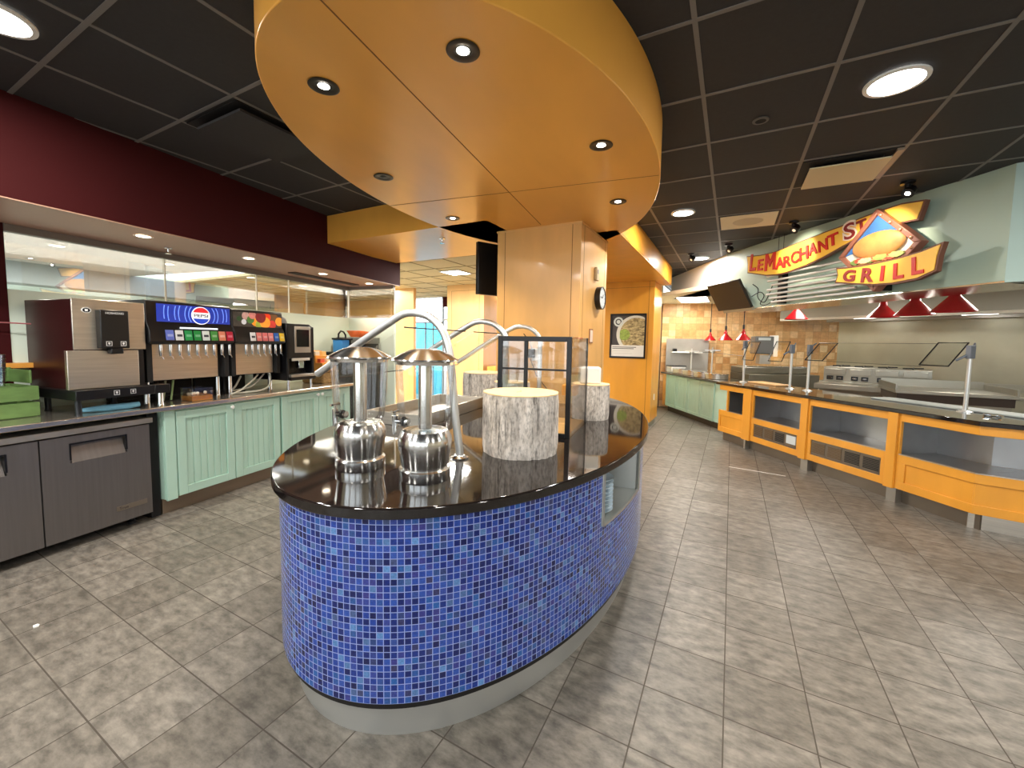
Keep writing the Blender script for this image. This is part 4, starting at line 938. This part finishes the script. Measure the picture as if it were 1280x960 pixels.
# ------------------------------------------------------------------ GRILL SIGN (local x along the bulkhead, -y to the room)
sn=thing('grill_sign','large yellow and brown grill sign with burger diamond on green bulkhead','sign',(.276,6.356,0),math.atan2(-.8,.599))
FM=Matrix(((1,0,0,0),(0,0,-1,0),(0,1,0,0),(0,0,0,1)))     # text plane -> xz facing -y
top=[(-.26,2.715),(.0,2.68),(.218,2.672),(.40,2.686),(.591,2.705),(.914,2.738),(1.13,2.752),(1.312,2.775),(1.5,2.79),(1.697,2.795),(1.887,2.765)]
bot=[(1.842,2.60),(1.793,2.607),(1.727,2.612),(1.5,2.60),(1.265,2.561),(1.188,2.535),(.937,2.458),(.718,2.409),(.438,2.372),(.28,2.37),(.117,2.389),(-.06,2.435),(-.228,2.477)]
end=[(1.866,2.68)]; lft=[(-.232,2.60)]
def shrink(P,d):
    n=len(P); out=[]; ar=sum(P[i][0]*P[(i+1)%n][1]-P[(i+1)%n][0]*P[i][1] for i in range(n)); sg_=1 if ar>0 else -1
    for i in range(n):
        a=Vector(P[i-1]); b=Vector(P[i]); c=Vector(P[(i+1)%n]); t1=(b-a).normalized(); t2=(c-b).normalized()
        nrm=(Vector((-t1.y,t1.x))+Vector((-t2.y,t2.x))); nrm.normalize(); k=max(.5,nrm.dot(Vector((-t1.y,t1.x))))
        out.append((b.x+sg_*nrm.x*d/k,b.y+sg_*nrm.y*d/k))
    return out
BN=top+end+bot+lft
MB().prism(BN,0,.05,'y').build('banner_edge',BROWN,sn); MB().prism(shrink(BN,.014),-.006,.0,'y').build('banner_face',YEL,sn)['label']='curved yellow upper banner'
for ch,cx_,cz_,w,h,m,rot in (('L',-.11,2.601,.116,.224,SIGNRED,-4),('E',.024,2.545,.10,.143,SIGNRED,-3),('A',.346,2.512,.14,.139,SIGNRED,3),('R',.459,2.51,.118,.136,SIGNRED,4),('C',.566,2.535,.112,.140,SIGNRED,5),('H',.689,2.556,.125,.15,SIGNRED,6),('A',.805,2.583,.118,.134,SIGNRED,7),('N',.93,2.592,.12,.13,SIGNRED,8),('T',1.045,2.625,.13,.126,SIGNRED,8),('T',1.345,2.69,.10,.112,SIGNDK,8)):
    mb=MB(); mb.text(ch,Matrix.Translation((cx_,-.006,cz_))@FM@Matrix.Rotation(D2R(rot),4,'Z'),w=w*.95,h=h,depth=.012,bold=.024); mb.build('letter',m,sn)
MB().prism([(.187+x*.088,2.555+z*.107) for x,z in ((-1,-1),(-.56,-1),(-.52,.25),(0,-.62),(.52,.25),(.56,-1),(1,-1),(.92,1),(.5,1),(0,.1),(-.5,1),(-.92,1))],-.018,-.006,'y').build('letter',SIGNRED,sn)
mb=MB(); mb.text('S',Matrix.Translation((1.225,-.006,2.675))@FM@Matrix.Rotation(D2R(8),4,'Z'),w=.15,h=.20,depth=.010,bold=.075); mb.build('letter_outline',SIGNW,sn)
mb=MB(); mb.text('S',Matrix.Translation((1.23,-.016,2.668))@FM@Matrix.Rotation(D2R(8),4,'Z'),w=.115,h=.165,depth=.006,bold=.01); mb.build('letter',SIGNDK,sn)
DI=[(1.525,2.80),(1.925,2.405),(1.55,2.015),(1.165,2.405)]
dcn=(1.541,2.406)
def scl(P,k): return [(dcn[0]+(x-dcn[0])*k,dcn[1]+(z-dcn[1])*k) for x,z in P]
mb=MB(); o_=DI; i_=scl(DI,.84)
for j in range(4): mb.prism([o_[j],o_[(j+1)%4],i_[(j+1)%4],i_[j]],-.06,.03,'y')
mb.build('diamond_frame',BROWNP,sn,bevel=.006)
STUD=mat('stud_copper',(200,150,120),.3,.5)
for j in (0,1):
    for k in range(4):
        mb=MB(); t=.12+.25*k; a=Vector(DI[j]).lerp(Vector(DI[(j+1)%4]),t); c=a.lerp(Vector(dcn),.085)
        mb.ball((c.x,-.062,c.y),.014,8,6); mb.build('stud',STUD,sn)
MB().prism(scl(DI,.86),-.035,-.02,'y').build('picture_panel',mat('picture_pale',(226,214,200),.6),sn)
SK=[(1.527,2.735),(1.80,2.462),(1.62,2.47),(1.45,2.45),(1.30,2.42),(1.222,2.405)]
MB().prism(SK,-.040,-.035,'y').build('sky_picture',mat('picture_blue',(52,104,168),.6,var=.25,vscale=4),sn)
bc=(1.552,2.455)
def blob(sx,sz,c,y0,y1,n=36,jit=.03,p=2.0):
    random.seed(int(sx*1000)); return MB().prism([(c[0]+sx*math.copysign(abs(math.cos(2*PI*i/n))**(2/p),math.cos(2*PI*i/n))*(1+random.uniform(-jit,jit)),c[1]+sz*math.copysign(abs(math.sin(2*PI*i/n))**(2/p),math.sin(2*PI*i/n))*(1+random.uniform(-jit,jit))) for i in range(n)],y0,y1,'y')
blob(.20,.055,(1.53,2.285),-.055,-.036,p=2.6).build('lower_bun_picture',mat('bun_low',(196,146,84),.6,var=.15,vscale=14),sn)
for k in range(9): blob(.045+.012*(k%3),.026,(1.36+.047*k,2.325+.006*math.sin(k*1.7)),-.068-.002*(k%3),-.05,jit=.2).build('filling_picture',mat('filling_%d'%k,[(110,140,70),(196,70,48),(220,196,150),(90,120,56),(208,90,60),(150,170,90),(226,130,90),(206,80,60),(170,180,110)][k],.6,var=.2,vscale=40),sn)
mb=MB(); mb.T=Matrix.Translation((bc[0],-.05,bc[1])); mb.ball((0,0,0),(.245,.035,.125),28,14); mb.build('bun_picture',mat('bun_top',(186,134,74),.55,var=.2,vscale=9),sn)
gt=[(1.19,2.30),(1.32,2.285),(1.448,2.279),(1.6,2.279),(1.778,2.287),(1.968,2.312),(2.121,2.35)]
gb_=[(2.096,2.249),(2.085,2.12),(1.95,2.07),(1.755,2.057),(1.581,2.069),(1.401,2.101),(1.189,2.144),(1.211,2.219)]
GBn=gt+gb_
MB().prism(GBn,-.10,-.05,'y').build('banner_edge',BROWN,sn); MB().prism(shrink(GBn,.015),-.107,-.10,'y').build('banner_face',YEL,sn)['label']='curved yellow lower banner'
for ch,cx_,cz_,w,h,rot in (('G',1.35,2.195,.125,.115,-6),('R',1.533,2.175,.115,.135,-4),('I',1.668,2.168,.03,.138,-2),('L',1.805,2.168,.085,.14,2),('L',1.953,2.19,.09,.152,4)):
    mb=MB(); mb.text(ch,Matrix.Translation((cx_,-.107,cz_))@FM@Matrix.Rotation(D2R(rot),4,'Z'),w=w,h=h,depth=.010,bold=.03 if ch!='I' else .0); mb.build('letter',SIGNDK if ch in 'GR' else SIGNRED,sn)
BAR=mat('bar_steel',(224,226,226),.35,.7)
for k,(x0,x1,z) in enumerate(((.10,1.25,2.385),(.12,1.25,2.318),(.19,1.25,2.262),(.12,1.28,2.205),(.11,1.28,2.148),(.17,1.3,2.095),(.20,1.5,2.045))):
    mb=MB(); mb.T=Matrix.Translation((0,.03,z))@Matrix.Rotation(PI/2,4,'Y'); mb.lathe([(.014,x0),(.014,x1)],12); mb.build('chrome_bar',BAR,sn)
mb=MB(); mb.box(.27,.33,.045,.13,2.02,2.40); mb.box(1.5,1.56,.02,.14,2.03,2.7); mb.build('bracket',BLACK,sn)
mb=MB(); mb.tube([(.25,.04,2.62),(.25,.04,2.87)],.003,5); mb.tube([(.33,.04,2.62),(.33,.04,2.87)],.003,5); mb.build('hanger_wires',BLKMET,sn)

# ------------------------------------------------------------------ LIGHT FITTINGS
LIGHTS=[]
def add_light(kind,name,loc,energy,color=(1,1,1),size=.1,rot=(0,0,0),spot=None,blend=.5,sizey=None):
    l=bpy.data.lights.new(name,kind); l.energy=energy; l.color=color
    if kind=='AREA':
        l.size=size
        if sizey: l.shape='RECTANGLE'; l.size_y=sizey
        else: l.shape='DISK'
    elif kind=='SPOT': l.shadow_soft_size=size; l.spot_size=D2R(spot); l.spot_blend=blend
    else: l.shadow_soft_size=size
    o=bpy.data.objects.new(name,l); COL.objects.link(o); o.location=loc; o.rotation_euler=rot; return o
WARM=(1,.86,.66); NEUT=(1,.95,.88)
def canopy_pt(x,y): return (-1.487+x*math.cos(AC)-y*math.sin(AC), 2.675+x*math.sin(AC)+y*math.cos(AC))
spots=[(-.337,-1.41,1,'lit recessed spotlight at the near left of the oval canopy'),(.334,-1.415,1,'lit recessed spotlight at the near right of the oval canopy'),(.73,-.515,1,'lit recessed spotlight midway along the right of the oval canopy'),(.735,.43,1,'lit recessed spotlight at the far right of the oval canopy'),(-.70,.45,1,'lit recessed spotlight at the far left of the oval canopy'),(-.71,-.51,0,'unlit recessed spotlight midway along the left of the oval canopy')]
for x,y,on,l in spots:
    px_,py_=canopy_pt(x,y)
    t=thing('recessed_spotlight',l,'spotlight',(px_,py_,2.57),0,'recessed spotlights in the oval canopy')
    MB().lathe([(.062,-.001),(.064,-.004),(.055,-.007),(.036,-.003),(.036,.0)],32,caps=False).build('trim_ring',mat('dark_trim',(54,46,40),.35,.6) if 'dark_trim' not in bpy.data.materials else bpy.data.materials['dark_trim'],t)
    MB().lathe([(.036,-.002),(.0,-.001)],24,caps=False).build('baffle',BLACK,t)
    MB().lathe([(.0,-.006),(.018,-.005),(.024,-.002)],20,caps=False).build('bulb',BULB if on else BLKMET,t)
    if on: add_light('SPOT','canopy_light',(px_,py_,2.555),46,WARM,.03,(0,0,0),110,.7)
for k,s in enumerate((1.558,2.444,3.403,4.246)):
    t=LT('soffit_downlight',['lit downlight in the maroon soffit above the ice dispenser','lit downlight in the maroon soffit above the blue-panelled fountain','lit downlight in the maroon soffit beside the slot vent','lit downlight at the far end of the maroon soffit'][k],'downlight',-.17,s,2.267,'downlights in the maroon soffit')
    MB().lathe([(.06,-.001),(.062,-.004),(.046,-.005)],28,caps=False).build('trim_ring',WHITEP,t); MB().lathe([(.046,-.003),(0,-.002)],24,caps=False).build('bulb',BULBR,t)
    add_light('SPOT','soffit_light',Lp(-.17,s,2.25),26,WARM,.04,(0,0,0),130,.8)
t=LT('slot_vent','dark slot air vent in the underside of the maroon soffit','vent',-.45,3.75,2.267); bx(-.06,.06,-.55,.55,-.012,0).build('frame',mat('vent_brown',(70,48,42),.6),t); bx(-.03,.03,-.53,.53,-.014,-.012).build('slot',BLACKM,t)
def sprinkler(name,loc,label):
    t=thing('sprinkler',label,'sprinkler',loc,0,'ceiling sprinklers'); MB().lathe([(.03,0),(.03,-.006),(.01,-.01),(.008,-.035)],16).build('cup',CHROME,t); MB().lathe([(.026,-.05),(.026,-.053)],12).build('deflector',CHROME,t); MB().tube([(.012,0,-.03),(.012,0,-.052)],.003,5).build('frame_arm',CHROME,t)
sprinkler('s',Lp(-.46,1.9,2.267),'sprinkler head under the maroon soffit')
sprinkler('s',(-2.78,3.55,2.57),'sprinkler head under the wooden beam')
rl=[((.69,2.915),.115,'large round lit ceiling light nearest the camera on the right'),((-.523,4.748),.10,'round lit ceiling light in the middle of the dark ceiling'),((-.531,7.3),.13,'farthest round lit ceiling light above the back line'),((-2.95,.58),.115,'round lit ceiling light at the top left above the maroon soffit')]
for (x,y),r,l in rl:
    t=thing('round_ceiling_light',l,'ceiling light',(x,y,CEIL-.003),0,'round lights in the dark ceiling')
    MB().lathe([(r*1.18,0),(r*1.17,-.008),(r,-.01),(r,-.004)],40,caps=False).build('trim_ring',WHITEP,t); MB().lathe([(r,-.006),(0,-.007)],36,caps=False).build('diffuser',BULBW,t)
    add_light('AREA','round_light',(x,y,CEIL-.02),30,NEUT,r*1.6)
dv=thing('ceiling_diffuser','square ceiling air diffuser with dropped panel at upper left','air diffuser',(-2.93,1.715,CEIL-.004))
mb=MB(); mb.box(-.29,.29,-.29,.29,-.006,0); mb.build('neck',BLACKM,dv); bx(-.20,.29,-.27,.27,-.055,-.04).build('dropped_panel',CEILT,dv); 
mb=MB()
for x,y in ((-.15,-.2),(.22,-.2),(.22,.2),(-.15,.2)): mb.tube([(x,y,-.04),(x,y,-.004)],.008,6)
mb.build('hangers',BLACKM,dv)
od=thing('open_diffuser','cream ceiling diffuser beside the sign, edged with dark slots','air diffuser',(.70,4.13,CEIL-.004))
bx(-.29,.28,-.28,.28,-.004,0).build('neck',BLACKM,od); bx(-.24,.24,-.22,.24,-.04,-.03).build('panel',mat('cream_panel',(206,190,150),.5),od); bx(.25,.29,-.28,.28,-.02,-.004).build('edge_bar',mat('edge_grey',(140,124,104),.4),od)
mb=MB()
for x,y in ((-.2,-.18),(.2,-.18),(.2,.2),(-.2,.2)): mb.tube([(x,y,-.03),(x,y,-.003)],.006,6)
mb.build('hangers',BLACKM,od)
sv=thing('ceiling_speaker_panel','square cream panel with round grille in the dark ceiling','ceiling vent',(.09,5.36,CEIL-.004)); bx(-.27,.27,-.27,.27,-.006,0).build('panel',CREAM,sv); MB().lathe([(.15,-.0065),(.14,-.012),(0,-.012)],32,caps=False).build('round_grille',mat('grille_cream',(190,178,148),.6),sv)
sk=thing('ceiling_speaker','small dark round ceiling speaker on the right','speaker',(.089,3.034,CEIL-.003)); MB().lathe([(.045,0),(.045,-.006),(.03,-.008)],24,caps=False).build('rim',mat('dim_rim',(90,86,80),.5),sk); MB().lathe([(.032,-.004),(0,-.003)],20,caps=False).build('cone',BLACKM,sk)
TRK=[((.546,5.606),'black track spotlight aimed at the red lettering of the upper banner'),((1.235,4.67),'bright black track spotlight nearest the right edge'),((-.105,6.462),'black track spotlight near the end of the bulkhead'),((-.62,6.9),'black track spotlight beside the farthest round light')]
for (x,y),l in TRK:
    t=thing('track_spotlight',l,'spotlight',(x,y,CEIL),0,'black track spotlights'); MB().lathe([(.05,0),(.05,-.02),(.02,-.025),(.02,-.05)],20).build('base',BLACK,t)
    mb=MB(); mb.T=Matrix.Translation((.02,.02,-.075))@Matrix.Rotation(D2R(-35),4,'X')@Matrix.Rotation(D2R(30),4,'Y'); mb.lathe([(.02,.045),(.04,.03),(.045,-.03),(.036,-.03)],20); mb.build('head',BLACK,t)
    mb=MB(); mb.T=Matrix.Translation((.02,.02,-.075))@Matrix.Rotation(D2R(-35),4,'X')@Matrix.Rotation(D2R(30),4,'Y'); mb.lathe([(.019,-.031),(0,-.032)],16,caps=False); mb.build('bulb',BULB if 'right edge' in l else mat('dim_bulb',(230,215,190),.3,emit=(255,230,190),estr=.6),t)
def aim(o,tgt):
    d=Vector(tgt)-o.location; o.rotation_euler=d.to_track_quat('-Z','Y').to_euler()
l_=add_light('SPOT','track_light',(.2,5.6,2.78),40,WARM,.03,spot=60,blend=.6); aim(l_,(.75,6.0,2.5))
l_=add_light('SPOT','track_light',(.9,4.7,2.78),34,WARM,.03,spot=70,blend=.6); aim(l_,(1.35,5.3,2.3))
# kitchen ceiling panel lamps
for (x,y,sx,sy,l,e) in ((-.75,9.35,.6,1.1,'lit flat ceiling panel above the far line',20),(1.2,8.2,.6,1.2,'lit flat kitchen ceiling panel above the range',18),(2.9,6.9,.6,1.2,'lit flat kitchen ceiling panel above the griddle',16)):
    t=thing('ceiling_light_panel',l,'ceiling light',(x,y,2.43),0,'flat light panels in the kitchen ceiling'); bx(-sx/2,sx/2,-sy/2,sy/2,-.012,0).build('frame',WHITEP,t); bx(-sx/2+.03,sx/2-.03,-sy/2+.03,sy/2-.03,-.014,-.012).build('diffuser',BULBW,t)
    add_light('AREA','panel_light',(x,y,2.40),e,(1,.93,.78),sx,sizey=sy)
# back room lamps and added fill
for (x,y,l) in ((-4.1,5.6,'square lit ceiling light in the cream ceiling near the beam'),(-4.5,7.6,'square lit ceiling light in the cream ceiling by the far column')):
    t=thing('square_ceiling_light',l,'ceiling light',(x,y,2.615),0,'square lights in the cream ceiling'); bx(-.2,.2,-.2,.2,-.01,0).build('frame',WHITEP,t); bx(-.17,.17,-.17,.17,-.012,-.01).build('diffuser',BULBW,t)
    add_light('AREA','cream_light',(x,y,2.58),95,NEUT,.4,sizey=.4)
for k,(t_,s_) in enumerate(((-2.2,1.3),(-3.0,2.4),(-4.2,1.6),(-2.4,3.8))):
    t=LT('pot_light',['round pot light beyond the glass, nearest the maroon wall','round pot light beyond the glass, behind the blue-panelled fountain','round pot light beyond the glass, deepest in the room','round pot light beyond the glass, behind the coffee machine'][k],'downlight',t_,s_,2.6195,'pot lights beyond the glass')
    MB().lathe([(.08,0),(.08,-.006),(.065,-.006)],24,caps=False).build('trim_ring',WHITEP,t); MB().lathe([(.065,-.004),(0,-.004)],20,caps=False).build('diffuser',BULBW,t)
add_light('AREA','beyond_fill',Lp(-3.5,2.5,2.58),560,(1,.97,.9),2.5,sizey=4)  # added fill without a fitting, brightens the room beyond the glass
add_light('AREA','beyond_fill',(-7.6,6.4,2.58),160,(1,.93,.8),2.0,sizey=2)  # second added fill, for the deeper part of that room
# added unseen ceiling lights behind and beside the camera, without fittings
for x,y in ((1.5,-.8),(-1.5,-1.2),(3.4,2.6),(3.2,.2),(-2.8,-1.0)):
    add_light('AREA','room_fill',(x,y,CEIL-.03),42,NEUT,.3)

# small things on the floor
wp=tag(MB().prism([(-.012,-.009),(.010,-.012),(.014,.004),(.0,.011),(-.013,.006)],0,.006).build('paper_scrap',WHITEP),'tiny white paper scrap on the floor in front of the refrigerator','scrap'); wp.location=(-3.03,.60,.0005)
ts=tag(bx(-.29,.29,-.006,.006,0,.0015).build('white_strip',WHITEP),'thin white strip on the floor before the serving counter','strip'); ts.location=(.33,5.55,.0005); ts.rotation_euler=(0,0,-.1)  # thin white strip on the floor

# ------------------------------------------------------------------ world, camera, view
w=bpy.data.worlds.new('World'); bpy.context.scene.world=w; w.use_nodes=True
bg=w.node_tree.nodes['Background']; bg.inputs['Color'].default_value=(.88,.95,1,1); bg.inputs['Strength'].default_value=3.2
cam=bpy.data.cameras.new('Camera'); co=bpy.data.objects.new('Camera',cam); COL.objects.link(co)
cam.sensor_fit='HORIZONTAL'; cam.sensor_width=36; cam.lens=509.19*36/1280; cam.clip_start=.05; cam.clip_end=100
cam.shift_y=-(480-463.88)/1280
yw,pt_,rl_=D2R(-28.228),D2R(4.1132),D2R(1.0074)
right=Vector((math.cos(yw),-math.sin(yw),0)); fwd=Vector((math.sin(yw),math.cos(yw),0)); up=Vector((0,0,1))
f2=fwd*math.cos(pt_)-up*math.sin(pt_); u2=up*math.cos(pt_)+fwd*math.sin(pt_)
r3=right*math.cos(rl_)+u2*math.sin(rl_); u3=-right*math.sin(rl_)+u2*math.cos(rl_)
M=Matrix((r3,u3,-f2)).transposed().to_4x4(); M.translation=(0,0,1.48); co.matrix_world=M
sc_=bpy.context.scene; sc_.camera=co
vs=sc_.view_settings; vs.view_transform='Standard'; vs.look='None'; vs.gamma=1; vs.exposure=0.45; vs.use_curve_mapping=False
sc_.cycles.max_bounces=10; sc_.cycles.transparent_max_bounces=16; sc_.cycles.sample_clamp_indirect=6
